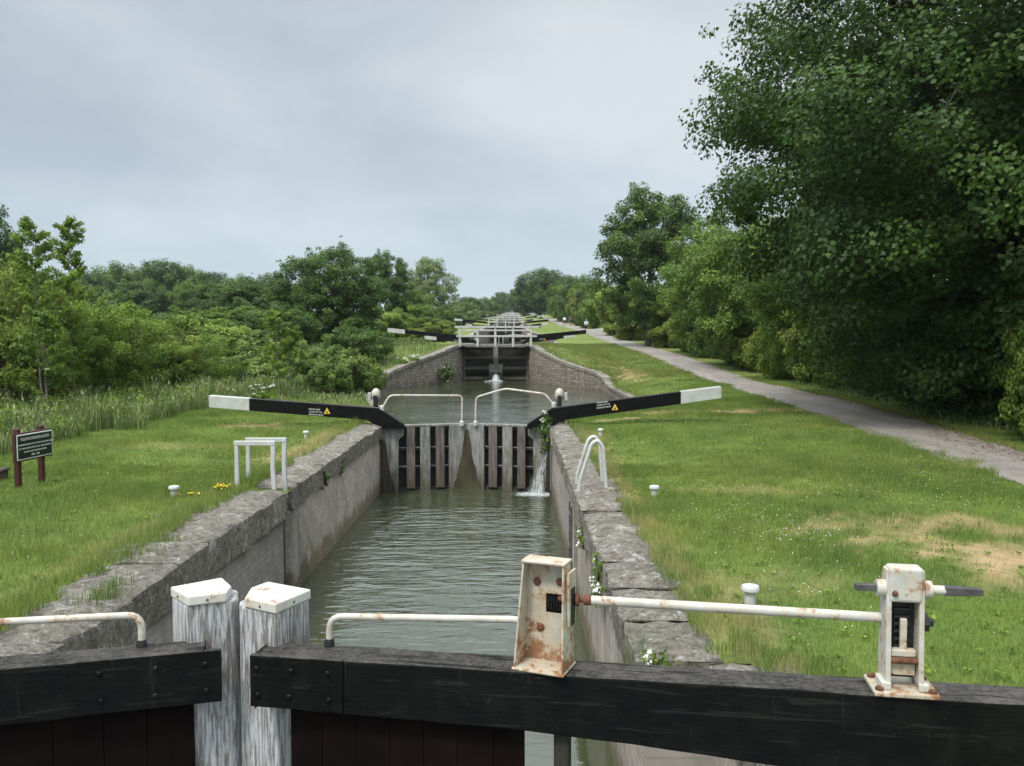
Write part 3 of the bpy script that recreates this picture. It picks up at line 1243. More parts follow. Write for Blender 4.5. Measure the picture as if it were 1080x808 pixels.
hw = sc_ * .315                                   # half width of the body
Hw = .525
mb = MB()
mb.box(-sc_ * .52, sc_ * .55, -.035, .16, .001, .022)
mb.build('base_plate', M['rustheavy'], WN, bevel=.006)
for x, z in ((-sc_ * .42, .022), (sc_ * .45, .022)):
    for y in (-.01, .13):
        mb = MB(); mb.lathe([(.018, 0), (.018, .012), (.01, .016)], 6, (x, y, z))
        mb.build('foot_bolt', M['rust'], WN)
for s in (-1, 1):
    mb = MB()
    pts = [(-.005, .02), (.135, .02), (.125, .30), (.105, Hw - .06), (.085, Hw), (.025, Hw), (.012, Hw - .13), (.008, .30)]
    x0, x1 = (-hw, -hw + .022) if s < 0 else (hw - .022, hw)
    vs = [(x0, y, z) for y, z in pts] + [(x1, y, z) for y, z in pts]
    n = len(pts)
    mb.add(vs, [tuple(range(n - 1, -1, -1)), tuple(range(n, 2 * n))] + [(i, (i + 1) % n, n + (i + 1) % n, n + i) for i in range(n)])
    mb.box(x0 - (.018 if s < 0 else 0), x1 + (.018 if s > 0 else 0), -.012, .10, .023, .055)
    mb.build('side_cheek', M['rustwhite'], WN, bevel=.005)
mb = MB()
mb.slab([(-hw + .010, Hw - .135), (hw - .010, Hw - .135), (hw - .008, Hw + .012), (-hw + .008, Hw + .012)], .004, .09)
mb.build('head_cover', M['rustwhite'], WN, bevel=.014, seg=3)
mb = MB(); mb.ball((-hw + .03, .0, Hw - .095), .013, 6)
mb.build('cover_bolt', M['rust'], WN, smooth=True)
# gear rack inside
mb = MB()
mb.box(-hw + .024, hw - .024, .078, .098, .05, Hw - .10)
for k in range(9):
    z = Hw - .15 - k * .032
    mb.tube([(-hw + .045, .074, z), (hw - .045, .074, z)], .010, 8)
mb.build('gear_rack', M['blackiron'], WN)
mb = MB()
mb.box(-.014, .014, .03, .05, .17, .315)
mb.box(-hw + .026, hw - .026, .022, .06, .155, .185)
mb.build('pawl', M['rustheavy'], WN, bevel=.005)
mb = MB()
mb.tube([(-hw + .02, .018, .142), (hw - .02, .018, .142)], .014, 10)
mb.build('pawl_pin', M['rust'], WN, smooth=True)
mb = MB()
mb.box(-hw + .028, hw - .028, .03, .05, .075, .135)
mb.build('lower_web', M['rustheavy'], WN, bevel=.003)
# spindle ends and bosses
zs = Hw - .085
mb = MB()
mb.tube([(-hw - .035, .045, zs), (-hw, .045, zs)], .036, 14)
mb.build('spindle_boss', M['rustwhite'], WN, smooth=True)
mb = MB()
mb.tube([(hw, .045, zs), (hw + .030, .045, zs)], .038, 14)
mb.tube([(hw + .035, .045, zs), (hw + .085, .045, zs)], .020, 12)
mb.build('spindle_boss', M['rustwhite'], WN, smooth=True)
mb = MB()
mb.tube([(-hw - .05, .045, zs), (hw + .1, .045, zs)], .013, 8)
mb.box(-hw - .12, -hw - .03, .030, .060, zs - .014, zs + .014)
mb.add([(hw + .08, .026, zs - .02), (hw + .08, .064, zs - .02), (hw + .08, .064, zs + .02), (hw + .08, .026, zs + .02),
        (hw + .23, .03, zs - .014), (hw + .23, .06, zs - .014), (hw + .23, .06, zs + .014), (hw + .23, .03, zs + .014)],
       [(3, 2, 1, 0), (4, 5, 6, 7), (0, 1, 5, 4), (1, 2, 6, 5), (2, 3, 7, 6), (3, 0, 4, 7)])
mb.build('spindle', M['greyiron'], WN, bevel=.003)
mb = MB()
mb.tube([(hw, .05, .30), (hw + .02, .05, .30)], .040, 8)
mb.tube([(hw + .02, .05, .30), (hw + .042, .05, .30)], .018, 6)
mb.build('shaft_nut', M['blackiron'], WN)
mb = MB()
mb.tube([(hw, .10, .09), (hw + .004, .11, .33), (hw + .004, .10, .40)], .02, 8)
mb.build('casting_rib', M['rustwhite'], WN, smooth=True)

# ------------------------------------------------------------------ planked top gate across the far end of the chamber
TG = 22.4


def top_leaf(side, label, rail_pts, endz, parent_loc=(0, 0, 0), group=None):
    """side -1: leaf on the sign side, +1: towpath side. Local x is world x, the leaf's heel at the wall."""
    hx = (XL0 if side < 0 else XR0)
    mx = CX
    ang = R(14) * (1 if side < 0 else -1)
    t = thing('lock_gate', label, 'lock gate', (hx, TG, 0), ang, group)
    Ln = (mx - hx) / math.cos(ang)               # signed length along local x
    L = abs(Ln)
    s = -side                                     # direction of local x towards the mitre

    def bx(a, b, *r, mb):
        mb.box(min(a * s, b * s), max(a * s, b * s), *r)
    mb = MB()
    for z0, z1 in ((-.20, -.06), (-.72, -.66), (-1.22, -1.16), (-1.95, -1.72)):
        bx(.30, L - .1, .02, .14, z0, z1, mb=mb)
    bx(.2, L - .02, .15, .19, -2.6, -.10, mb=mb)
    mb.build('gate_frame', M['darkrail'], t, bevel=.008)
    # narrow bright drips along the rails
    for z in (-.655, -1.155):
        mb = MB(); bx(.34, L - .2, .012, .03, z, z + .018, mb=mb)
        mb.build('rail_edge', M['drygrey'], t)
    mb = MB()
    bx(.22, L - .02, -.05, .16, -.09, -.035, mb=mb)
    mb.build('top_rail', M['greyboard'], t, bevel=.008)
    cols = ['brownboard', 'greyboard', 'brownboard']
    for k, (a, b) in enumerate(((.66, .88), (1.02, 1.29), (1.44, 1.67))):
        mb = MB()
        bx(a, b, -.05 - .004 * k, .018, -1.86 + (.12 if k != 1 else 0), -.10, mb=mb)
        mb.build('board', M[cols[k]], t, bevel=.008)
    mb = MB()
    bx(1.80, L - .03, -.06, .10, -2.3, -.05, mb=mb)
    mb.build('mitre_post', M['greyboard'], t, bevel=.015)
    mb = MB()
    pts = [(.02, -2.3), (.42, -2.3), (.44, -.42), (.58, -.30), (.58, -.09), (.02, -.09)]
    if s < 0:
        pts = [(-x, z) for x, z in pts][::-1]
    mb.slab(pts, -.10, .12)
    mb.build('heel_post', M['greyboard'], t, bevel=.015)
    # wet growth spreading down the mitre and the heel
    mb = MB()
    pts = [(L - .07, -.22), (L - .015, -.18), (L - .015, -1.95), (L - .44, -1.95), (L - .37, -1.62), (L - .30, -1.5), (L - .25, -1.2), (L - .16, -.95), (L - .13, -.6)]
    if s > 0:
        pts = pts[::-1]
    mb.slab([(x * s, z) for x, z in pts], -.085, -.055)
    mb.build('algae_growth', M['algae'], t, bevel=.01)
    mb = MB()
    pts = [(.0, -.35), (.10, -.5), (.2, -1.2), (.38, -1.95), (.0, -1.95)]
    pts = [(x * s, z) for x, z in pts]
    if s > 0:
        pts = pts[::-1]
    mb.slab(pts, -.125, -.098)
    mb.build('algae_growth', M['algae'], t, bevel=.01)
    # cranked balance beam, sloping up towards its white end
    mb = MB()
    e = -side
    th_ = .17
    prof = [(.60, -.10), (.60, .02), (-.05, .44), (-4.42, endz), (-4.42, endz - .31), (-.35, .13), (.05, -.08)]
    xs_tip = -3.38
    zt = .44 + (endz - .44) * ((-xs_tip - .05) / 4.37)
    zb = .13 + (endz - .31 - .13) * ((-xs_tip - .35) / 4.07)
    body = [(.60, -.10), (.60, .02), (-.05, .44), (xs_tip, zt), (xs_tip, zb), (-.35, .13), (.05, -.10)]
    tip = [(xs_tip - .002, zt + .004), (-4.42, endz), (-4.42, endz - .31), (xs_tip - .002, zb - .004)]

    def put(mb, P, y0, y1):
        Q = [(x * s, z) for x, z in P]
        if s < 0:
            Q = Q[::-1]
        mb.slab(Q[::-1], y0, y1)
    put(mb, body, -.22, .06)
    beam = mb.build('balance_beam', M['tar'], t, bevel=.012)
    # the beam is turned so that it lies square to the canal
    mb = MB(); put(mb, tip, -.225, .065)
    mb.build('white_end', M['cleanwhite'], beam, bevel=.012)
    for o in (beam,):
        o.rotation_euler = (0, 0, -ang * .85)
    # small notice on the beam: three lines and a yellow triangle
    xa = -1.38 if side < 0 else -1.68
    zc = .285 + (endz - .155 - .285) * ((-xa - .2) / 4.5)
    mb = MB()
    tri = [(-.085, -.075), (.085, -.075), (0, .085)]
    cxn = xa * s
    mb.slab([(cxn + x, zc + z) for x, z in tri], -.226, -.2205)
    mb.build('warning_triangle', M['yellow'], beam)
    mb = MB()
    mb.slab([(cxn - .03, zc - .055), (cxn + .03, zc - .055), (cxn, zc + .01)], -.230, -.2265)
    mb.build('warning_mark', M['signblack'], beam)
    sl = math.atan2(endz - .155 - .285, 4.5) * (1 if s < 0 else -1)
    for k, w in enumerate(('PLEASE KEEP', 'CLEAR OF THE', 'BALANCE BEAM')):
        tx = text_mesh(w, .052, 'notice_text', M['lettering'], beam)
        tx.location = (cxn - .47, -.2265, zc + .055 - .068 * k + math.tan(sl) * .28 * (1 if s > 0 else 1))
        tx.rotation_euler = (R(90), -sl, 0)
    # handrail
    mb = MB()
    mb.tube(bend([tuple(p) for p in rail_pts], .12), .028, 8)
    hr_ = mb.build('handrail', M['rustwhite'], t, smooth=True)
    # rail_pts are given in world coordinates
    inv = frame_matrix(t).inverted()
    for v in hr_.data.vertices:
        v.co = inv @ v.co
    for p in (rail_pts[0], rail_pts[-1]):
        q = inv @ Vector(p)
        mb = MB(); mb.lathe([(.06, -.05), (.06, .05), (.035, .09)], 8, tuple(q))
        mb.build('rail_foot', M['cleanwhite'], t)
    return t


def text_mesh(s, size, name, mat, parent, extrude=.001, align='LEFT'):
    cu = bpy.data.curves.new(name, 'FONT')
    cu.body = s
    cu.size = size
    cu.extrude = extrude
    cu.align_x = align
    tmp = bpy.data.objects.new('tmp', cu)
    COL.objects.link(tmp)
    dg = bpy.context.evaluated_depsgraph_get()
    me = bpy.data.meshes.new_from_object(tmp.evaluated_get(dg))
    bpy.data.objects.remove(tmp)
    me.materials.clear()
    me.materials.append(mat)
    me.name = name
    o = link(bpy.data.objects.new(name, me))
    o.parent = parent
    return o


yR = TG - .12
LTG = top_leaf(-1, 'grey planked lock gate leaf at the far end of the near chamber, flat-topped white handrail', [aty(403, 431, yR), aty(411, 417, yR), aty(487.5, 417.3, yR + .5), aty(487, 447, yR + .5)], .78)
RTG = top_leaf(1, 'grey planked lock gate leaf beside the leak, with peaked white handrail', [aty(584, 427.5, yR), aty(575, 415.5, yR), aty(533, 410, yR + .3), aty(502, 419, yR + .5), aty(501.5, 447, yR + .5)], 1.02)


# iron paddle gear stands by the top gate
def paddle_stand(x, y, s, label, group):
    t = thing('paddle_gear', label, 'paddle gear', (x, y, g(x, y)), 0, group)
    mb = MB()
    mb.lathe([(.20, -.05), (.20, .03), (.12, .06), (.085, .12), (.075, .60), (.10, .64)], 12)
    mb.box(-.07, .07, -.20, -.02, .45, .78)
    mb.build('pedestal', M['blackiron'], t, bevel=.006)
    mb = MB(); mb.lathe([(.10, .63), (.155, .70), (.165, .80), (.14, .90), (.08, .97), (.01, .995)], 14)
    mb.build('gear_hood', M['rustwhite'], t, smooth=True)
    mb = MB(); mb.box(*sorted((s * .17, s * .27)), -.09, .09, .62, .86)
    mb.build('gear_guard', M['cleanwhite'], t, bevel=.01)
    t.scale = (.8, .8, .9)
    mb = MB(); mb.tube([(s * .05, 0, .72), (s * .18, 0, .72)], .05, 10)
    mb.build('gear_axle', M['blackiron'], t)
    return t


pa = atz(399, 444, 0.0); pb = atz(592, 443, 0.0)
GP = 'paddle gear stands beside the top gates'
PSL = paddle_stand(XL0 - .28, TG + .9, -1, 'black iron paddle gear with white hood by the near top gate, sign side', GP)
PSR = paddle_stand(XR0 + .29, TG + .9, 1, 'black iron paddle gear with white hood by the near top gate, towpath side', GP)


# ------------------------------------------------------------------ dark bottom gates and footbridge of the next lock, then copies
def bottom_leaf(side, label, group):
    hx = XL0 if side < 0 else XR0
    ang = R(14) * (1 if side < 0 else -1)
    Y0, Z0 = YB[1], ZK[1]
    t = thing('lock_gate', label, 'lock gate', (hx, Y0 + .5, Z0), ang, group)
    L = abs(CX - hx) / math.cos(ang)
    s = -side

    def bx(mb, a, b, *r):
        mb.box(min(a * s, b * s), max(a * s, b * s), *r)
    mb = MB()
    bx(mb, .05, L - .05, .06, .14, -3.2, -.1)
    mb.build('planking', M['darkrail'], t)
    for z in (-.72, -1.42, -2.1):
        mb = MB(); bx(mb, .08, L - .08, -.05, .055, z - .2, z)
        mb.build('cross_rail', M['railbrown'], t, bevel=.015)
    mb = MB(); bx(mb, .0, L - .0, -.02, .2, -.12, .12)
    mb.build('top_rail', M['drygrey'], t, bevel=.015)
    mb = MB(); bx(mb, .0, .16, -.09, .16, -3.2, .1)
    mb.build('heel_post', M['railbrown'], t, bevel=.015)
    mb = MB(); bx(mb, L - .17, L - .005, -.1, .16, -1.75, .15)
    mb.build('mitre_post', M['drygrey'], t, bevel=.015)
    mb = MB(); bx(mb, L - .5, L - .08, -.11, -.06, -2.15, -1.25)
    mb.build('paddle_board', M['drygrey'], t, bevel=.01)
    mb = MB()
    pr = [(.5, .38), (.5, .64), (-3.85, 1.07), (-3.85, .80)]
    tip = [(-3.85, 1.075), (-5.0, 1.18), (-5.0, .90), (-3.85, .795)]
    for P, nm in ((pr, 0), (tip, 1)):
        Q = [(x * s, z) for x, z in P]
        if s < 0:
            Q = Q[::-1]
        if nm == 0:
            mb.slab(Q[::-1], -.16, .16)
            beam = mb.build('balance_beam', M['tar'], t, bevel=.012)
        else:
            m2 = MB(); m2.slab(Q[::-1], -.165, .165)
            m2.build('white_end', M['cleanwhite'], beam, bevel=.012)
    beam.rotation_euler = (0, 0, -ang * .85)
    return t


GG = 'lock gates further up the flight'
BL = bottom_leaf(-1, 'dark wet gate leaf under the first white footbridge, bushy bank side', GG)
BR = bottom_leaf(1, 'dark wet gate leaf under the first white footbridge, towpath side', GG)


def footbridge(label):
    Y0, Z0 = YB[1] - .5, ZK[1]
    t = thing('footbridge', label, 'footbridge', (CX, Y0, Z0), 0, 'white footbridges up the flight')
    hwid = 2.45
    mb = MB(); mb.box(-hwid, hwid, -.05, .95, -.02, .09)
    mb.build('deck', M['greyboard'], t, bevel=.01)
    for y in (-.07,):
        for k in range(5):
            x = -hwid + .1 + k * (2 * hwid - .2) / 4
            m2 = MB(); m2.box(x - .075, x + .075, y - .06, y + .06, -.05, 1.18)
            m2.build('railing_post', M['cleanwhite'], t, bevel=.01)
    m2 = MB(); m2.box(-hwid - .22, hwid + .42, -.16, .02, 1.18, 1.31)
    m2.build('top_rail', M['cleanwhite'], t, bevel=.012)
    m2 = MB(); m2.box(-hwid - .12, hwid + .3, -.155, -.132, .58, .70)
    m2.build('mid_rail', M['cleanwhite'], t, bevel=.008)
    for k in range(5):
        x = -hwid + .1 + k * (2 * hwid - .2) / 4
        m2 = MB(); m2.box(x - .05, x + .05, .88, .97, .095, 1.1)
        m2.build('railing_post', M['cleanwhite'], t, bevel=.01)
    m2 = MB(); m2.box(-hwid, hwid, .98, 1.06, .98, 1.08)
    m2.build('top_rail', M['cleanwhite'], t, bevel=.01)
    return t


FB = footbridge('nearest white railed footbridge, above the dark wet gates')
for i in range(1, NL):
    dz, dy = ZK[i] - ZK[1], YB[i] - YB[1]
    sides = ('bushy bank side', 'towpath side')
    if i > 1:
        for src, s_ in ((BL, 0), (BR, 1)):
            c = copy_tree(src)
            c.location = (src.location.x, src.location.y + dy, src.location.z + dz)
            c['label'] = 'dark gate leaf under the %s white footbridge up the flight, %s' % (ORD[i], sides[s_])
        c = copy_tree(FB)
        c.location = (FB.location.x, FB.location.y + dy, FB.location.z + dz)
        c['label'] = 'white railed footbridge, %s one up the flight' % ORD[i]
    if i < NL - 1:
        for src, s_ in ((LTG, 0), (RTG, 1)):
            c = copy_tree(src)
            c.location = (src.location.x, src.location.y + YB[i] - YB[0], src.location.z + ZK[i] - .12)
            c['group'] = GG
            c['label'] = 'planked gate leaf with white-ended beam behind the %s footbridge, %s' % (ORD[i], sides[s_])
        for src, s_ in ((PSL, 0), (PSR, 1)):
            c = copy_tree(src)
            c.location = (src.location.x, src.location.y + YB[i] - YB[0], src.location.z + ZK[i])
            c['label'] = 'small white-hooded paddle gear behind the %s footbridge, %s' % (ORD[i], sides[s_])
# ------------------------------------------------------------------ ladders, bollards, sign
t = thing('lock_ladder', 'white square-topped ladder rails at the edge of the sign-side lawn', 'ladder', (0, 0, 0))
for k, (y, xa, xb, h) in enumerate(((12.82, -4.21, -3.665, .72), (13.30, -4.19, -3.625, .71))):
    za, zb = g(xa, y) - .03, .0
    mb = MB()
    w = .032
    zt = h + .02
    mb.slab([(xa - w, za), (xa + w, za), (xa + w, zt - .07), (xa + .01 - w, zt - .07)], y - w, y + w)
    lo = zb if k == 0 else -.22
    mb.slab([(xb - w + .02, lo), (xb + w + .02, lo), (xb + w, .33), (xb + w + .012, zt - .075), (xb - w + .012, zt - .075), (xb - w, .33)], y - w, y + w)
    mb.slab([(xa - w, zt - .068), (xb + w + .012, zt - .068), (xb + w + .012, zt), (xa - w, zt)], y - w - .002, y + w + .002)
    mb.build('hand_rail', M['cleanwhite'], t, bevel=.006)
mb = MB()
for y in (12.99, 13.26):
    mb.box(-3.66, -3.62, y - .02, y + .02, -2.6, -.1)
for k in range(9):
    z = -.35 - k * .27
    mb.tube([(-3.64, 12.99, z), (-3.64, 13.26, z)], .014, 6)
mb.build('rung_frame', M['greyiron'], t)

t = thing('lock_ladder', 'white bent-tube ladder rails on the towpath-side coping', 'ladder', (0, 0, 0))
for y in (12.95, 13.50):
    mb = MB()
    za = g(1.38, y) + .02
    mb.tube(bend([(.985, y, -.06), (.99, y, .10), (1.17, y, .68), (1.26, y, .74), (1.345, y, .64), (1.40, y, za - .03)], .12), .030, 10)
    mb.build('hand_rail', M['cleanwhite'], t, smooth=True)
mb = MB()
for y in (13.0, 13.45):
    mb.box(.86, .885, y - .025, y + .025, -2.4, -.3)
for k in range(8):
    z = -.45 - k * .25
    mb.tube([(.865, 13.0, z), (.865, 13.45, z)], .014, 6)
mb.build('rung_frame', M['greyiron'], t)


def bollard(x, y, label, h=.21, r=.07):
    t = thing('bollard', label, 'bollard', (x, y, g(x, y)), 0, 'white mushroom bollards along the lock')
    mb = MB(); mb.lathe([(r * .72, -.08), (r * .70, h * .66), (r * .72, h * .7)], 16)
    mb.build('post', M['cleanwhite'], t, smooth=True)
    mb = MB(); mb.lathe([(r * .85, h * .68), (r * 1.12, h * .74), (r * 1.15, h * .86), (r * 1.02, h * .96), (r * .6, h)], 18)
    mb.build('cap', M['white'], t, smooth=True)
    return t


bollard(2.03, 7.25, 'white bollard just behind the long white drive shaft', .185, .069)
bollard(2.02, 12.25, 'white bollard on the lawn beyond the bent-tube ladder rails', .17, .066)
bollard(1.98, 19.6, 'small white bollard nearest the planked gate, towpath side', .19, .062)
bollard(-4.92, 12.2, 'white bollard on the lawn between sign and square ladder rails', .17, .068)
bollard(-4.75, 19.3, 'small white bollard on the lawn behind the square ladder rails', .17, .066)

# notice board
pA, pB = Vector((-7.56, 12.92, 0)), Vector((-7.50, 13.46, 0))
dirv = (pB - pA).normalized()
ang = math.atan2(dirv.y, dirv.x)
t = thing('notice_board', 'black notice with white writing on two maroon posts', 'sign', (pA.x, pA.y, 0), ang)
sep = (pB - pA).length
for u in (0, sep):
    mb = MB()
    mb.box(u - .042, u + .042, .0, .07, g(pA.x, pA.y) - .1, .90)
    mb.add([(u - .042, 0, .90), (u + .042, 0, .90), (u + .042, .07, .90), (u - .042, .07, .90), (u, .035, .925)], [(0, 1, 4), (1, 2, 4), (2, 3, 4), (3, 0, 4)])
    mb.build('post', M['maroon'], t, bevel=.005)
u0, u1 = -.16, sep + .17
mb = MB(); mb.box(u0, u1, -.045, -.002, .41, .85)
fr = mb.build('frame', M['maroon'], t, bevel=.006)
mb = MB(); mb.box(u0 + .035, u1 - .02, -.056, -.0455, .435, .825)
mb.build('border', M['lettering'], t, bevel=.004)
mb = MB(); mb.box(u0 + .052, u1 - .037, -.0605, -.0562, .452, .808)
pan = mb.build('panel', M['signblack'], t)
um = (u0 + u1) / 2
for s, z, sz in (('YOUTH DIVISION LOCK', .728, .062), ('IN COMMEMORATION OF THE WORK AND DEDICATION', .652, .0325), ('OF YOUNG PEOPLE WHO GAVE THEIR TIME AND', .595, .0335),
                 ('TO HELP A RESTORATION SO FINE', .540, .0335), ('1968 - 1989', .482, .040)):
    tx = text_mesh(s, sz, 'lettering', M['lettering'], pan, .001, 'CENTER')
    tx.location = (um, -.0625, z)
    tx.rotation_euler = (R(90), 0, 0)

t = thing('timber_block', 'low dark timber block at the lawn edge beside the notice board', 'timber block', (-8.42, 13.6, g(-8.4, 13.6)), .1)
mb = MB(); mb.box(-.6, .19, -.16, .16, -.05, .13); mb.build('block', M['timberdark'], t, bevel=.02)
mb = MB(); mb.box(-.62, .205, -.18, .18, .131, .175); mb.build('lid', M['timberdark'], t, bevel=.012)


# ------------------------------------------------------------------ people on the towpath
def person(x, y, label, shirt, trousers, hair, step=.25, rz=0.0, backpack=None):
    t = thing('person', label, 'person', (x, y, g(x, y) + .03), rz, 'walkers on the towpath')
    # one continuous body grown from a skeleton
    J = {'pel': (0, 0, .95, .13), 'chest': (0, .02, 1.28, .145), 'neck': (0, .02, 1.46, .06), 'head0': (0, .03, 1.55, .085), 'head1': (0, .04, 1.66, .09),
         'shl': (-.19, .01, 1.40, .065), 'ell': (-.25, -.04 - step * .25, 1.13, .045), 'wrl': (-.25, .06 - step * .3, .90, .033), 'hal': (-.25, .09 - step * .3, .82, .035),
         'shr': (.19, .01, 1.40, .065), 'elr': (.25, -.04 + step * .25, 1.13, .045), 'wrr': (.25, .08 + step * .4, .90, .033), 'har': (.25, .11 + step * .4, .82, .035),
         'hil': (-.10, 0, .90, .095), 'knl': (-.11, .04 + step * .45, .50, .062), 'anl': (-.11, step * .8, .09, .042), 'tol': (-.12, step * .8 + .15, .04, .038),
         'hir': (.10, 0, .90, .095), 'knr': (.11, .02 - step * .25, .50, .062), 'anr': (.11, -step * .9, .11, .042), 'tor': (.12, -step * .9 + .15, .04, .038)}
    E = [('pel', 'chest'), ('chest', 'neck'), ('neck', 'head0'), ('head0', 'head1'), ('chest', 'shl'), ('shl', 'ell'), ('ell', 'wrl'), ('wrl', 'hal'),
         ('chest', 'shr'), ('shr', 'elr'), ('elr', 'wrr'), ('wrr', 'har'), ('pel', 'hil'), ('hil', 'knl'), ('knl', 'anl'), ('anl', 'tol'),
         ('pel', 'hir'), ('hir', 'knr'), ('knr', 'anr'), ('anr', 'tor')]

    def grow(name, names, mat, extra=0.0):
        keys = [k for k in J if k in names]
        me = bpy.data.meshes.new(name)
        me.from_pydata([J[k][:3] for k in keys], [(keys.index(a), keys.index(b)) for a, b in E if a in names and b in names], [])
        o = link(bpy.data.objects.new(name, me))
        o.parent = t
        sk = o.modifiers.new('skin', 'SKIN')
        for i, k in enumerate(keys):
            r = J[k][3] + extra
            me.skin_vertices[0].data[i].radius = (r, r * (.8 if k in ('pel', 'chest') else 1))
            me.skin_vertices[0].data[i].use_root = (k in ('pel', 'chest') and i == 0)
        sb = o.modifiers.new('sub', 'SUBSURF'); sb.levels = 1; sb.render_levels = 1
        me.materials.append(mat)
        return o
    grow('body', set(J), m_plain('skin', (.45, .27, .19), .6, .1))
    grow('shirt', {'pel', 'chest', 'shl', 'ell', 'shr', 'elr'}, shirt, .02)
    grow('trousers', {'pel', 'hil', 'knl', 'hir', 'knr'}, trousers, .018)
    mb = MB(); mb.ball((0, .02, 1.68), .108, 10, 0, (.95, 1.05, 1.0)); mb.build('hair', hair, t, smooth=True)
    if backpack:
        mb = MB(); mb.box(-.15, .15, -.30, -.14, 1.0, 1.42); mb.build('backpack', backpack, t, bevel=.05)
    return t


sh_white = m_plain('white_shirt', (.75, .76, .78), .8, .05, 8, 0)
sh_grey = m_plain('grey_shirt', (.10, .10, .11), .8, .1, 8, 0)
sh_blue = m_plain('pale_blue_shirt', (.52, .60, .66), .8, .1, 8, 0)
tr_dark = m_plain('dark_trousers', (.02, .02, .028), .8, .1, 8, 0)
hair_d = m_plain('brown_hair', (.045, .03, .02), .7, .2, 8, 0)
hair_l = m_plain('fair_hair', (.35, .28, .18), .7, .2, 8, 0)
person(8.6, 148, 'walker in a white top and dark trousers, farther along the towpath', sh_white, tr_dark, hair_d, .28)
person(9.75, 151, 'walker in dark grey clothes beside one in white', sh_grey, tr_dark, hair_d, -.26)
person(9.35, 112, 'lone walker in a pale top behind the white beam end', sh_blue, tr_dark, hair_l, .25)


# ------------------------------------------------------------------ foliage
def nrm(a):
    return a / np.maximum(np.linalg.norm(a, axis=1, keepdims=True), 1e-9)


def leaf_arrays(C, rad, per, size, r, light, hue, flat=.55, up=.6, aspect=.6, outc=None, rise=-.25):
    """leaves for clumps at C (n,3) with radii rad (n,) -> verts, faces, tint"""
    n = len(C)
    idx = np.repeat(np.arange(n), per)
    N = len(idx)
    d = nrm(r.normal(size=(N, 3)))
    rr = rad[idx][:, None] * np.power(r.random((N, 1)), .45)
    p = C[idx] + d * rr * np.array([1, 1, flat])
    out = nrm(C[idx] - outc) if outc is not None else d
    nn = nrm(.5 * d + .75 * out + np.array([0, 0, up * .6]) + .6 * r.normal(size=(N, 3)))
    a = nrm(np.cross(nn, r.normal(size=(N, 3))))
    # tips hang a little
    a = nrm(a + .35 * out + np.array([0, 0, rise]))
    b = nrm(np.cross(nn, a))
    s = size * (.65 + .7 * r.random((N, 1)))
    L, W = s, s * aspect
    fold = nn * (s * .10)
    V = np.stack([p - a * L * .5, p + b * W * .5 - a * L * .05 + fold, p + a * L * .5, p - b * W * .5 - a * L * .05 + fold], 1).reshape(-1, 3)
    Fq = np.arange(4 * N).reshape(-1, 4)
    h = np.clip(hue[idx] + .22 * r.normal(size=N), 0, 1)
    l = np.clip(light[idx] * (1 + .16 * r.normal(size=N)), .3, 1.6)
    T = np.repeat(np.stack([h, l], 1), 4, axis=0)
    return V, Fq, np.concatenate([T, np.zeros((len(T), 1))], 1)


def crown_points(n, c, rad, r, lobes=6, amp=.30, shell=.45, zmin=None):
    """clump centres through an uneven crown volume"""
    Ld = nrm(r.normal(size=(lobes, 3)) * np.array([1, 1, .8]))
    La = amp * (r.random(lobes) * 1.4 - .4)
    d = nrm(r.normal(size=(n, 3)))
    k = 1 + sum(La[i] * np.power(np.clip(d @ Ld[i], 0, 1), 3) for i in range(lobes))
    q = np.power(r.random(n), shell)
    p = d * (k * q)[:, None] * np.array(rad)
    p = p + np.array(c)
    if zmin is not None:
        p[:, 2] = np.where(p[:, 2] < zmin, zmin + r.random(n) * .6, p[:, 2])
    return p, q


